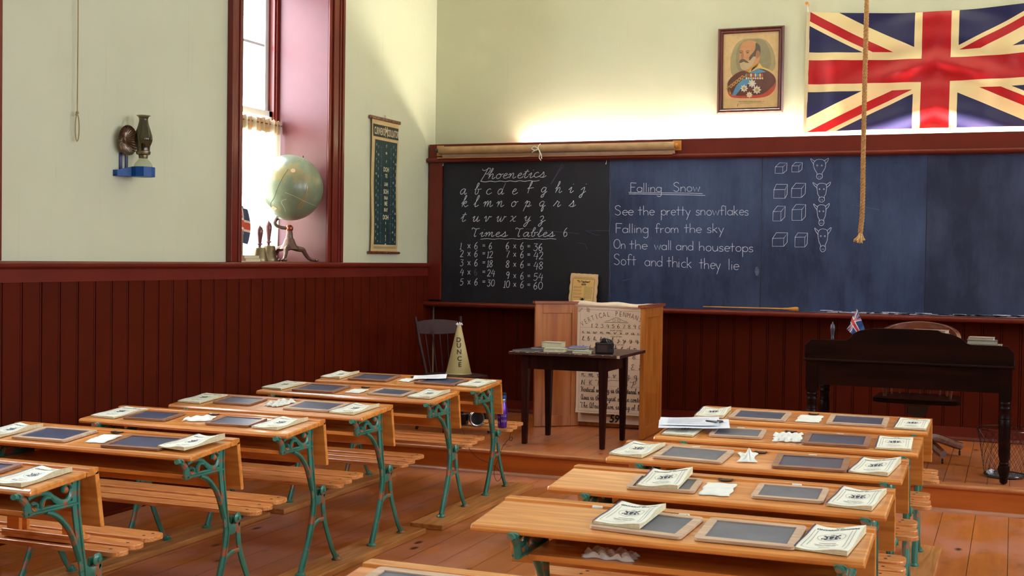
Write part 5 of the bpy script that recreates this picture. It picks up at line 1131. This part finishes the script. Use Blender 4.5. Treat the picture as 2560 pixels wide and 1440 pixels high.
book('book', 'cream book in front of the thick one on the side table', 'book', (-3.125, 8.69, TT), (.155, .13, .026), cv('cream_book_cover', (.44, .44, .34)), radians(10), 'books on the side table')
book('book', 'grey book lying under the bright blue one on the side table', 'book', (-3.03, 8.90, TT), (.16, .13, .016), cv('grey_book_cover', (.20, .21, .27)), radians(4), 'books on the side table')
book('book', 'bright blue-violet book on top in the middle of the side table', 'book', (-3.015, 8.91, TT + .0165), (.135, .11, .014), cv('periwinkle_cover', (.13, .17, .46)), radians(3), 'books on the side table')
book('book', 'grey-green book beside the camera on the side table', 'book', (-2.90, 8.66, TT), (.135, .12, .018), cv('sage_cover', (.36, .38, .30)), radians(6), 'books on the side table')
cm_ = thing('camera', 'black digital camera resting on the right half of the side table', 'camera', (-2.745, 8.69, TT), radians(16)); cm_.scale = (1.12, 1.12, 1.12)
MB().box(-.062, -.028, 0, .058, .026, .075).build('body', M['black'], cm_, bevel=.008)
MB().prism([(-.034, .073), (.020, .073), (.012, .098), (-.004, .104), (-.024, .098)], 'y', -.022, .03).build('viewfinder_hump', M['black'], cm_, bevel=.006)
MB().lathe([(.030, .026), (.036, .032), (.036, .075), (.040, .08), (.040, .10), (.036, .104)], 26, (.018, 0, .050), 'y').build('lens', M['black'], cm_, smooth=True)
MB().lathe([(.0405, .082), (.0412, .086), (.0405, .09)], 26, (.018, 0, .050), 'y', cap=False).build('lens_ring', M['steel'], cm_, smooth=True)
MB().lathe([(.010, .075), (.010, .083), (.008, .085)], 16, (.042, 0, 0)).lathe([(.011, -.030), (.011, -.028)], 16, (.036, 0, .026), 'y').lathe([(.004, -.031), (.004, -.028)], 10, (.046, 0, .055), 'y').build('control_dial', M['steel'] if False else M['rubber'], cm_, smooth=True)
MB().box(-.050, -.0295, .012, .016, -.028, .058).build('rear_screen', paint('screen_glass', (.02, .022, .035), .1, .08, coat=1), cm_)

# ------------------------------------------------------------------ folding panelled screen with hanging chart
sc = thing('panelled_screen', 'three-leaf panelled wooden screen standing behind the side table', 'screen', (-3.0, 9.75, ZP))
def leaf(p0, p1, name='leaf', cap=True):
    a = Vector(p0) - Vector((-3.0, 9.75)); b = Vector(p1) - Vector((-3.0, 9.75)); L_ = (b - a).length; an = atan2(b.y - a.y, b.x - a.x); H_ = 1.0
    m = MB(); sw = .062; t_ = .016
    m.box(0, -t_, .0, sw, t_, H_).box(L_ - sw, -t_, 0, L_, t_, H_).box(sw, -t_, H_ - .075, L_ - sw, t_, H_).box(sw, -t_, 0, L_ - sw, t_, .085)
    o = m.build(name, M['maple'], sc, bevel=.002, loc=(a.x, a.y, 0)); o.rotation_euler = (0, 0, an)
    MB().box(sw - .004, -.005, .08, L_ - sw + .004, .005, H_ - .07).build('panel', M['maple'], o)
    if cap: MB().box(-.012, -.034, H_, L_ + .012, .034, H_ + .022).build('cap_board', M['maple_dark'], o, bevel=.003)
    return o
l1 = leaf((-3.615, 9.55), (-3.315, 9.775)); l2 = leaf((-3.305, 9.80), (-2.645, 9.84), cap=False); l3 = leaf((-2.635, 9.83), (-2.615, 9.215))
pc = thing('penmanship_chart', 'yellowed vertical penmanship chart hanging over the middle of the wooden screen', 'chart', (-3.035, 9.74, ZP + .02))
CX0, CX1, CZ0, CZ1 = -3.318, -2.66, .254, 1.172
PM_ = Matrix.Translation((3.035, -9.74, -(ZP + .02)))
def cpart(mb, name, mats, **k):
    o = mb.build(name, mats, pc, **k); o.matrix_parent_inverse = PM_; return o
def csurf(x, z, off=0.0):
    u = (x - CX0)/(CX1 - CX0); v = (z - CZ0)/(CZ1 - CZ0)
    curl = .018*math.exp(-((v)/.10)**2) + .022*math.exp(-((v - 1)/.05)**2)*0 + .005*sin(v*5 + u*2) + .004*sin(u*6)
    return (x, 9.745 - curl - off, z)
M['chartpaper'] = paint('yellowed_chart_paper', (.86, .68, .52), .08, .7, 4, bump=.05)
cpart(MB().grid(16, 40, lambda u, v: csurf(CX0 + (CX1-CX0)*u, CZ0 + .035 + (CZ1-CZ0-.035)*v)), 'chart_sheet', M['chartpaper'], smooth=True)
cpart(MB().grid(16, 20, lambda u, v: (CX0 - .003 + (CX1-CX0+.003)*u, 9.762 + .004*sin(u*7), ZP + .035 + (.55)*v)), 'under_sheet', M['chartpaper'], smooth=True)
cpart(MB().grid(14, 4, lambda u, v: (CX0 - .04 + (CX1-CX0+.02)*u, 9.752 - .022*sin(pi*v)*.8, 1.150 + .052*v - .012*u + .006*sin(u*14)*v)), 'rolled_top_edge', M['chartpaper'], smooth=True)
cpart(MB().add([(-3.30,9.70,1.118),(-3.262,9.695,1.150),(-3.255,9.70,1.142),(-3.288,9.702,1.11),(-3.222,9.695,1.155),(-3.19,9.69,1.14),(-3.20,9.70,1.11),(-3.225,9.70,1.12)], [(0,1,2,3),(4,5,6,7)]), 'torn_corner', M['linen_light'])
ink = MB(); fz = lambda x, z: csurf(x, z, .0012)
# scale of the chart face: title on an arch
title = 'VERTICAL PENMANSHIP'; acx, acz, R_ = -2.985, .585, .50
for i, c_ in enumerate(title):
    an = radians(124 - i*(68/(len(title)-1)))
    def lf(x, y, an=an): ca, sa = cos(an), sin(an); return fz(acx + (R_ + y)*ca + x*sa, acz + (R_ + y)*sa - x*ca)
    if c_ != ' ': ink.text(c_, .060, lf, 0, sx=.66, bold=-.0008)
for s_ in (-1, 1): ink.ribbon(smooth([(acx, 1.072), (acx + s_*.02, 1.07), (acx + s_*.045, 1.056), (acx + s_*.07, 1.046), (acx + s_*.09, 1.046)], 4), .0022, fz); ink.ribbon([(acx + s_*.02 + .013*cos(t*pi/4), 1.052 + .009*sin(t*pi/4)) for t in range(9)], .002, fz)
ink.ribbon([(acx-.10,1.035),(acx+.10,1.035)], .003, fz)
def line(z): ink.ribbon([(CX0+.03+(CX1-CX0-.04)*i/8, z) for i in range(9)], .0012, fz, 1)
def row(txt, z, size, x0=CX0+.045, x1=CX1-.03, w_=.0042, ft=CU): write(ink, txt, fz, x0, z, x1, z, size=size, w=w_, font=ft, taper=True)
row("1 2 3 4 5 6 7 8 9 0 1 2", .989, .020, x0=CX0+.12, ft=PR); line(.987)
ink.text('SHORT LETTERS', .014, lambda x, y: fz(acx + x, .963 + y)); row('i u w n m v x o a c e r', .940, .014); line(.938)
ink.text('LONG LETTERS', .014, lambda x, y: fz(acx + x, .915 + y)); row('l b h k t f j y g q z y', .881, .016); line(.879)
ink.text('EXTENDED LETTERS', .014, lambda x, y: fz(acx + x, .850 + y)); row('t d p q h k t d p h k', .815, .016); line(.813)
row('1 2 3 4 5 6 7 8 9 0', .745, .02, ft=PR); line(.743)
row('A O C E D G L E E S', .655, .024); line(.653); row('n m w u v y z q j x', .586, .026); line(.584)
ink.text('AND IN PRACTICE', .012, lambda x, y: fz(acx + x, .560 + y)); row('N K T T H F S P B R', .518, .022); line(.516)
row('Vertical writing is the natural method', .462, .022, w_=.0048); row('Asia is the largest of the continents', .397, .022, w_=.0048); row('The African lion is king of beasts', .332, .022, w_=.0048)
for z in (.462, .397, .332): line(z - .001)
for a, b in (((CX0+.025, 1.13), (CX0+.025, .305)), ((CX0+.025, .305), (CX1-.01, .305)), ((CX0+.025, 1.135), (CX1-.01, 1.128))):
    ink.ribbon([(a[0]+(b[0]-a[0])*i/14, a[1]+(b[1]-a[1])*i/14) for i in range(15)], .0016, fz, 1)
cpart(ink, 'lettering', [paint('brown_black_ink', (.07, .055, .05), .3, .7), paint('faint_rule', (.30, .22, .17), .2, .7)])
u2 = MB(); u2.text('59', .09, lambda x, y: (-2.995 + x, 9.735, .222 + y), 0, sx=.9, bold=.002, shear=.2); u2.add([(-3.29,9.744,.288),(-3.0,9.742,.285),(-3.0,9.736,.262),(-3.27,9.736,.267)], [(0,1,2,3)], 1); u2.xf(lambda x, y, z: (x, y + .02 if z < .2 or True else y, z))
cpart(u2, 'under_sheet_print', [M['black'], M['linen_light']])
# plaque on the ledge
pq = thing('wooden_plaque', 'tan scallop-edged plaque of rules for teachers leaning on the blackboard', 'plaque', (-3.443, 10.232, 1.1475), rot=(radians(-7), radians(2.0), 0))
ol = []; W_, H_ = .245, .272
for (x0, z0), (x1, z1) in zip([(-W_/2, 0), (W_/2, 0), (W_/2, H_), (-W_/2, H_)], [(W_/2, 0), (W_/2, H_), (-W_/2, H_), (-W_/2, 0)]):
    for i in range(10): ol.append((x0 + (x1-x0)*i/10 + (.003 if i % 3 else -.002)*(1 if x0 == x1 and x0 > 0 else -1 if x0 == x1 else 0), z0 + (z1-z0)*i/10 + (.002 if i % 2 else 0)*(z0 == z1 and z0 > 0)))
MB().prism(ol, 'y', -.009, .009).build('board', paint('varnished_tan_board', (.74, .48, .24), .1, .4, 8, coat=.2), pq, bevel=.002)
m = MB(); f = lambda x, z: (x, -.0105, z); m.poly([(-.098, .022), (.098, .022), (.098, .240), (-.098, .240)], f, 0); g = lambda x, z: (x, -.0112, z)
for a, b in (((-.098,.022),(.098,.022)), ((.098,.022),(.098,.228)), ((.098,.228),(-.098,.228)), ((-.098,.228),(-.098,.022))): m.ribbon([a, b], .004, g, 1)
for i in range(9): m.ribbon(smooth([(-.088+i*.02,.236),(-.08+i*.02,.243),(-.072+i*.02,.236)], 3), .003, g, 1)
m.text('"To Teachers"', .024, lambda x, y: g(x, .196 + y), 2, sx=.85, bold=.0008); m.text('1870', .022, lambda x, y: g(x, .172 + y), 2, bold=.0008)
rn = random.Random(6)
for cx_ in (-.048, .048):
    for r_ in range(11):
        if r_ % 3 == 2 and cx_ < 0: continue
        x = cx_ - .038
        while x < cx_ + .03: l = rn.uniform(.004, .012); m.ribbon([(x, .158 - r_*.0095), (x + l, .158 - r_*.0095)], .0042, g, 3 if cx_ < 0 else 4); x += l + .003
m.ribbon([(.020*cos(radians(a)), .052 + .022*sin(radians(a))) for a in range(-235, 56, 20)], .005, g, 1); m.poly([(-.012,.040),(.012,.040),(.014,.056),(0,.066),(-.014,.056)], g, 2)
m.build('printed_panel', [paint('amber_panel', (.80, .47, .15), .06, .4, 8), paint('olive_border', (.26, .17, .04), .1, .5), M['black'], paint('brown_print', (.38, .17, .07), .2, .6), paint('green_print', (.28, .24, .10), .2, .6)], pq)

# ------------------------------------------------------------------ chair with the dunce cap
fa_ = atan2(-.6, .8); ch_ = thing('spindle_chair', 'old dusky brown spindle-back chair in the corner holding the paper cap', 'chair', (-4.075, 8.98, ZP), fa_)
# local: seat faces +x, back at -x
SH = .45
ol = smooth([(-.19, -.17), (0, -.205), (.17, -.21), (.205, -.12), (.21, 0), (.205, .12), (.17, .21), (0, .205), (-.19, .17), (-.205, 0)], 4, closed=True)
MB().prism(ol, 'z', SH - .032, SH).build('seat', M['chairpaint'], ch_, bevel=.008)
for s_ in (-1, 1):
    MB().tube([(-.165, s_*.155, SH - .01), (-.225, s_*.185, SH + .22), (-.275, s_*.205, SH + .44)], [.013, .014, .012], 10).build('back_post', M['chairpaint'], ch_, smooth=True)
    for x, ex in ((-.15, -.24), (.15, .22)): MB().tube([(x, s_*.14, SH - .03), (x + (ex-x)*.5, s_*.17, SH*.5), (ex, s_*.20, .0)], [.013, .018, .012], 10).build('leg', M['chairpaint'], ch_, smooth=True)
    MB().tube([(-.205, s_*.178, .16), (.20, s_*.178, .18)], .009, 8).build('stretcher', M['chairpaint'], ch_, smooth=True)
MB().tube([(0, -.175, .17), (0, .175, .17)], .009, 8).build('stretcher', M['chairpaint'], ch_, smooth=True)
for i in range(-2, 3): MB().tube([(-.178, i*.055, SH - .01), (-.245 + .004*abs(i), i*.066, SH + .30)], .006, 8).build('spindle', M['chairpaint'], ch_, smooth=True)
m = MB()
def rail_pt(u, v, d): a = (u - .5)*2; return (-.245 - .018*(1 - a*a) - d - .035*v*1.0, a*.195, SH + .30 + v*(.098 + .018*(1 - a*a)) + .01*a*a*(1-v))
m.grid(14, 3, lambda u, v: rail_pt(u, v, 0)); m.grid(14, 3, lambda u, v: rail_pt(1 - u, v, .016)); 
for v in (0, 1): m.add([rail_pt(i/14, v, 0) for i in range(15)] + [rail_pt(i/14, v, .016) for i in range(15)], [(i, i+1, 16+i, 15+i) if v else (i+1, i, 15+i, 16+i) for i in range(14)])
m.build('crest_rail', M['chairpaint'], ch_, smooth=True)
cp = thing('dunce_cap', 'tall yellowed paper cone lettered DUNCE standing on the corner chair', 'hat', (-4.065, 9.05, ZP + SH + .0005))
CH, CR = .385, .100
m = MB().lathe([(.106, .0), (CR, .004), (.014, CH)], 128, cap=False); m.v = m.v; m.build('paper_cone', paint('yellowed_card', (.54, .44, .20), .08, .55, 6), cp, smooth=True)
m = MB(); cd_ = CAM_POS - cp.location; an0 = atan2(cd_.y, cd_.x)
def cone(x, z):
    r_ = CR + (.014 - CR)*(z/CH); a = an0 + x/r_; return ((r_ + .002)*cos(a), (r_ + .002)*sin(a), z)
for i, (c_, z) in enumerate(zip('DUNCE', (.262, .218, .168, .116, .070))): m.text(c_, .050, lambda x, y: cone(x - .004 + i*.003, z + y - .01), 0, bold=.0016)
m.build('lettering', paint('olive_black_letters', (.06, .05, .02), .2, .6), cp)
m = MB()
for i in range(7): a = i*2*pi/7; m.tube([(.008*cos(a), .008*sin(a), CH - .004), (.022*cos(a), .022*sin(a), CH + .010 + .004*(i % 2)), (.027*cos(a), .027*sin(a), CH + .002 - .006*(i % 2))], .0045, 5)
m.tube([(0, 0, CH), (.005, 0, CH + .02)], .006, 6); m.build('paper_tuft', M['paper'], cp)

# ------------------------------------------------------------------ teacher's desk
td = thing('teachers_desk', 'large ebonised teacher\'s desk with turned legs and a shaped back board', 'desk', (-.628, 8.36, ZP))
zz = lambda z: z - ZP
hw = .638
pf_ = [(-hw, zz(.905)), (hw, zz(.905)), (hw, zz(1.0)), (hw - .040, zz(1.040)), (hw - .255, zz(1.040)), (hw - .275, zz(1.046)), (hw - .305, zz(1.075)), (hw - .36, zz(1.100)), (hw - .43, zz(1.112)), (hw - .45, zz(1.124)), (hw - .5, zz(1.126)), (-hw + .42, zz(1.126)), (-hw + .40, zz(1.116)), (-hw + .345, zz(1.108)), (-hw + .305, zz(1.085)), (-hw + .285, zz(1.056)), (-hw + .26, zz(1.042)), (-hw + .040, zz(1.040)), (-hw, zz(1.0))]
MB().prism(pf_, 'y', -.004, .018).build('back_board', M['ebony'], td, bevel=.002)
MB().prism([(-.016, zz(.900)), (-.020, zz(.908)), (-.014, zz(.918)), (.02, zz(.922)), (.70, zz(.922)), (.71, zz(.912)), (.70, zz(.900))], 'x', -hw - .006, hw + .006).build('desktop', M['ebony'], td, bevel=.003)
MB().box(-hw + .06, .004, zz(.745), hw - .06, .022, zz(.900)).box(-hw + .03, .06, zz(.745), -hw + .048, .62, zz(.900)).box(hw - .048, .06, zz(.745), hw - .03, .62, zz(.900)).box(-hw + .06, .65, zz(.80), hw - .06, .668, zz(.900)).build('apron', M['ebony'], td, bevel=.002)
lp_ = [(.012, 0), (.024, .012), (.026, .05), (.034, .075), (.036, .095), (.034, .112), (.026, .118), (.030, .124), (.030, .132), (.025, .138), (.034, .18), (.036, .36), (.034, .40), (.032, .404), (.034, .408), (.034, .412), (.031, .42), (.031, .462), (.036, .468), (.036, .476), (.032, .482), (.033, .495), (.036, .50), (.036, .508), (.033, .514), (.037, .522), (.037, .53)]
for x in (-hw + .045, hw - .045):
    for y in (.035, .64):
        MB().lathe(lp_, 22, (x, y, 0)).box(x - .037, y - .037, .528, x + .037, y + .037, zz(.900)).build('leg', M['ebony'], td, smooth=True)
# things on it
DT = .9225
bl = thing('hand_bell', 'dark hand bell with a slim handle on the left of the teacher\'s desk', 'bell', (-1.13, 8.66, DT))
MB().lathe([(.050, 0), (.046, .02), (.036, .065), (.026, .075), (.008, .078)], 20).build('bell_body', M['brass'], bl, smooth=True)
MB().lathe([(.008, .078), (.010, .10), (.012, .112), (.009, .120), (.013, .15), (.017, .18), (.014, .20), (.004, .212), (.003, .222)], 16).build('handle', paint('pewter_handle', (.10, .085, .11), .2, .3, metal=.4), bl, smooth=True)
sf = thing('desk_flag', 'small bright Union Jack leaning in a holder on the teacher\'s desk', 'flag', (-.965, 8.62, DT))
MB().lathe([(.022, 0), (.022, .05), (.018, .06)], 14).build('holder', M['paper'], sf, smooth=True)
MB().tube([(0, 0, .01), (-.012, 0, .17), (-.006, .0, .315)], .0025, 6).build('stick', M['plate'], sf)
M['flag_small'] = union_mat('printed_union_flag', .6, .1, (.72, .70, .68), (.62, .015, .03), (.02, .06, .22))
A_, B_, C_, D_ = Vector((-.004, -.006, .312)), Vector((-.068, -.006, .178)), Vector((-.022, -.02, .140)), Vector((.048, -.02, .182))
def fp(u, v):       # hoist edge A->B slides down the stick, fly edge D..C
    top = A_.lerp(D_, u); bot = B_.lerp(C_, u); p = bot.lerp(top, v); return (p.x + .004*sin(v*8), p.y + .006*sin(u*7 + v*3), p.z)
MB().grid(20, 20, fp).build('flag_cloth', M['flag_small'], sf, smooth=True, uv=[(2*i/20, j/20) for j in range(21) for i in range(21)])
rd = random.Random(8); z = DT
for i, (w_, d_, h_, c_, dx, lab) in enumerate(((.215, .16, .062, (.24, .20, .13), .0, 'lowest and widest book of the stack on the right of the teacher\'s desk'), (.195, .15, .016, (.16, .10, .06), -.01, 'thin brown book second up in the stack on the teacher\'s desk'), (.20, .15, .030, (.33, .26, .15), .012, 'third book up in the stack on the teacher\'s desk'), (.185, .14, .026, (.11, .13, .15), -.008, 'slate-blue covered book near the top of the teacher\'s desk stack'), (.155, .12, .018, (.42, .30, .22), -.012, 'small curled pinkish book topping the stack on the teacher\'s desk'))):
    book('book', lab, 'book', (-.175 + dx, 8.66, z), (w_, d_, h_), paint('stack_cover_%d' % i, c_, .1, .6, 10), radians(rd.uniform(-4, 4)) + (pi if i % 2 else 0), 'books stacked on the teacher\'s desk', paint('stack_pages_%d' % i, (.44, .38, .27), .15, .8, 120)); z += h_ + .0005
z = DT
for i, (w_, h_, lab) in enumerate(((.23, .075, 'thick lower book behind the middle of the teacher\'s desk back board'), (.22, .050, 'second book of the pile behind the desk\'s back board'), (.23, .045, 'third book of the pile behind the desk\'s back board'), (.215, .022, 'pinkish open-edged book just showing above the teacher\'s desk back board'))):
    book('book', lab, 'book', (-.50, 8.58, z), (w_, .16, h_), paint('pile_cover_%d' % i, (.30, .17, .12), .1, .6, 10), radians(3 - 3*i), 'book pile behind the back board', paint('pile_pages_%d' % i, (.52, .36, .25), .1, .8, 120)); z += h_ + .0005

# ------------------------------------------------------------------ swivel chair behind the desk
sw = thing('swivel_chair', 'polished wooden swivel armchair with castors behind the teacher\'s desk', 'chair', (-.617, 9.33, ZP))
ol = smooth([(-.27, -.22), (0, -.25), (.27, -.22), (.28, 0), (.25, .22), (0, .25), (-.25, .22), (-.28, 0)], 5, closed=True)
MB().prism(ol, 'z', .395, .428).build('seat', M['ebony'], sw, bevel=.008)
def arc_rail(r0, r1, z0, z1, a0, a1, top=None):
    m = MB(); N = 28; vs = []
    for i in range(N+1):
        a = radians(a0 + (a1-a0)*i/N); s_ = sin(pi*i/N); zt_ = z1 + (top or 0)*s_**.7
        for r_, z in ((r0, z0), (r1, z0), (r1, zt_), (r0, zt_)): vs.append((r_*cos(a), r_*sin(a)*.92, z))
    m.add(vs, [(4*i+j, 4*i+4+j, 4*i+4+(j+1) % 4, 4*i+(j+1) % 4) for i in range(N) for j in range(4)] + [(0,1,2,3), (4*N+3,4*N+2,4*N+1,4*N)]); return m
arc_rail(.255, .285, .80, .85, 8, 172, .10).build('back_rest', M['mahogany'], sw, smooth=True, bevel=.004)
arc_rail(.245, .30, .655, .685, -35, 215).build('arm_rail', M['mahogany'], sw, smooth=True)
for i in range(9):
    a = radians(15 + 150*i/8); MB().tube([(.225*cos(a), .205*sin(a), .42), (.27*cos(a), .25*sin(a), .81)], [.008, .010], 8).build('spindle', M['mahogany'], sw, smooth=True)
for a in (-25, 205): a = radians(a); MB().tube([(.24*cos(a), .21*sin(a), .42), (.27*cos(a), .245*sin(a), .66)], [.013, .016], 10).build('arm_post', M['mahogany'], sw, smooth=True)
MB().box(-.09, -.09, .368, .09, .09, .395).prism([(-.07, .368), (.07, .368), (.062, .30), (.03, .295), (.02, .27), (-.02, .27), (-.03, .295), (-.062, .30)], 'y', -.05, .05).build('tilt_mechanism', M['black'], sw, bevel=.004)
MB().lathe([(.026, .10), (.030, .12), (.020, .15), (.018, .28)], 16).sphere((0, 0, .12), .045, 14, 10).build('column', M['ebony'], sw, smooth=True)
for a in (-56, 33, 122, 213):
    a = radians(a); m = MB(); pts = smooth([(.03, .135), (.13, .135), (.23, .105), (.30, .080), (.345, .068)], 4)
    m.tube([(r_*cos(a), r_*sin(a), z) for r_, z in pts], [.034 - .0004*i for i in range(len(pts))], 8)
    l_ = m.build('leg', M['mahogany'], sw, smooth=True)
    MB().lathe([(.004, .0), (.004, .05)], 8, (.335*cos(a), .335*sin(a), .01)).lathe([(.015, -.007), (.017, 0), (.015, .007)], 14, (.335*cos(a), .335*sin(a), .017), 'x').build('castor', M['black'], l_, smooth=True)

# ------------------------------------------------------------------ wire waste basket
wb = thing('waste_basket', 'wire lattice waste basket standing beside the teacher\'s desk leg', 'basket', (-.068, 8.70, ZP))
wb.location = (-.03, 8.72, ZP)
m = MB(); N = 22
def bp(t, s_, ph_): z = .012 + .295*t; r_ = .125 + .045*t + .012*max(0, t - .85)*6; a = ph_ + s_*t*1.25; return (r_*cos(a), r_*sin(a), z)
for i in range(N):
    for s_ in (-1, 1): m.tube([bp(t/10, s_, 2*pi*i/N) for t in range(11)], .0012, 4)
m.build('wire_lattice', M['black'], wb)
MB().tube([(.181*cos(t*pi/20), .181*sin(t*pi/20), .307) for t in range(40)], .0025, 6, closed=True).tube([(.126*cos(t*pi/20), .126*sin(t*pi/20), .012) for t in range(40)], .004, 6, closed=True).build('rim', M['black'], wb, smooth=True)
MB().lathe([(.124, .004), (.124, .009)], 30).build('base_plate', paint('dusty_tin', (.16, .15, .15), .2, .5, metal=.4), wb)
wb['label'] = 'wire lattice waste basket standing beside the teacher\'s desk leg'
rd = random.Random(3)
for i in range(3):
    a = 2.6 + i*.5; tag(MB().sphere((0, 0, 0), .016, 8, 6, sc=(1, .8, .8)).xf(lambda x, y, z: (x + .004*sin(z*300), y + .003*sin(x*400), z)).build('crumpled_paper', M['paper'], loc=(wb.location.x + .095*cos(a), wb.location.y + .095*sin(a), ZP + .0215)), ['leftmost paper scrap lying in the wire basket', 'middle paper scrap lying in the wire basket', 'nearest paper scrap lying in the wire basket'][i], 'paper', 'paper scraps in the basket')
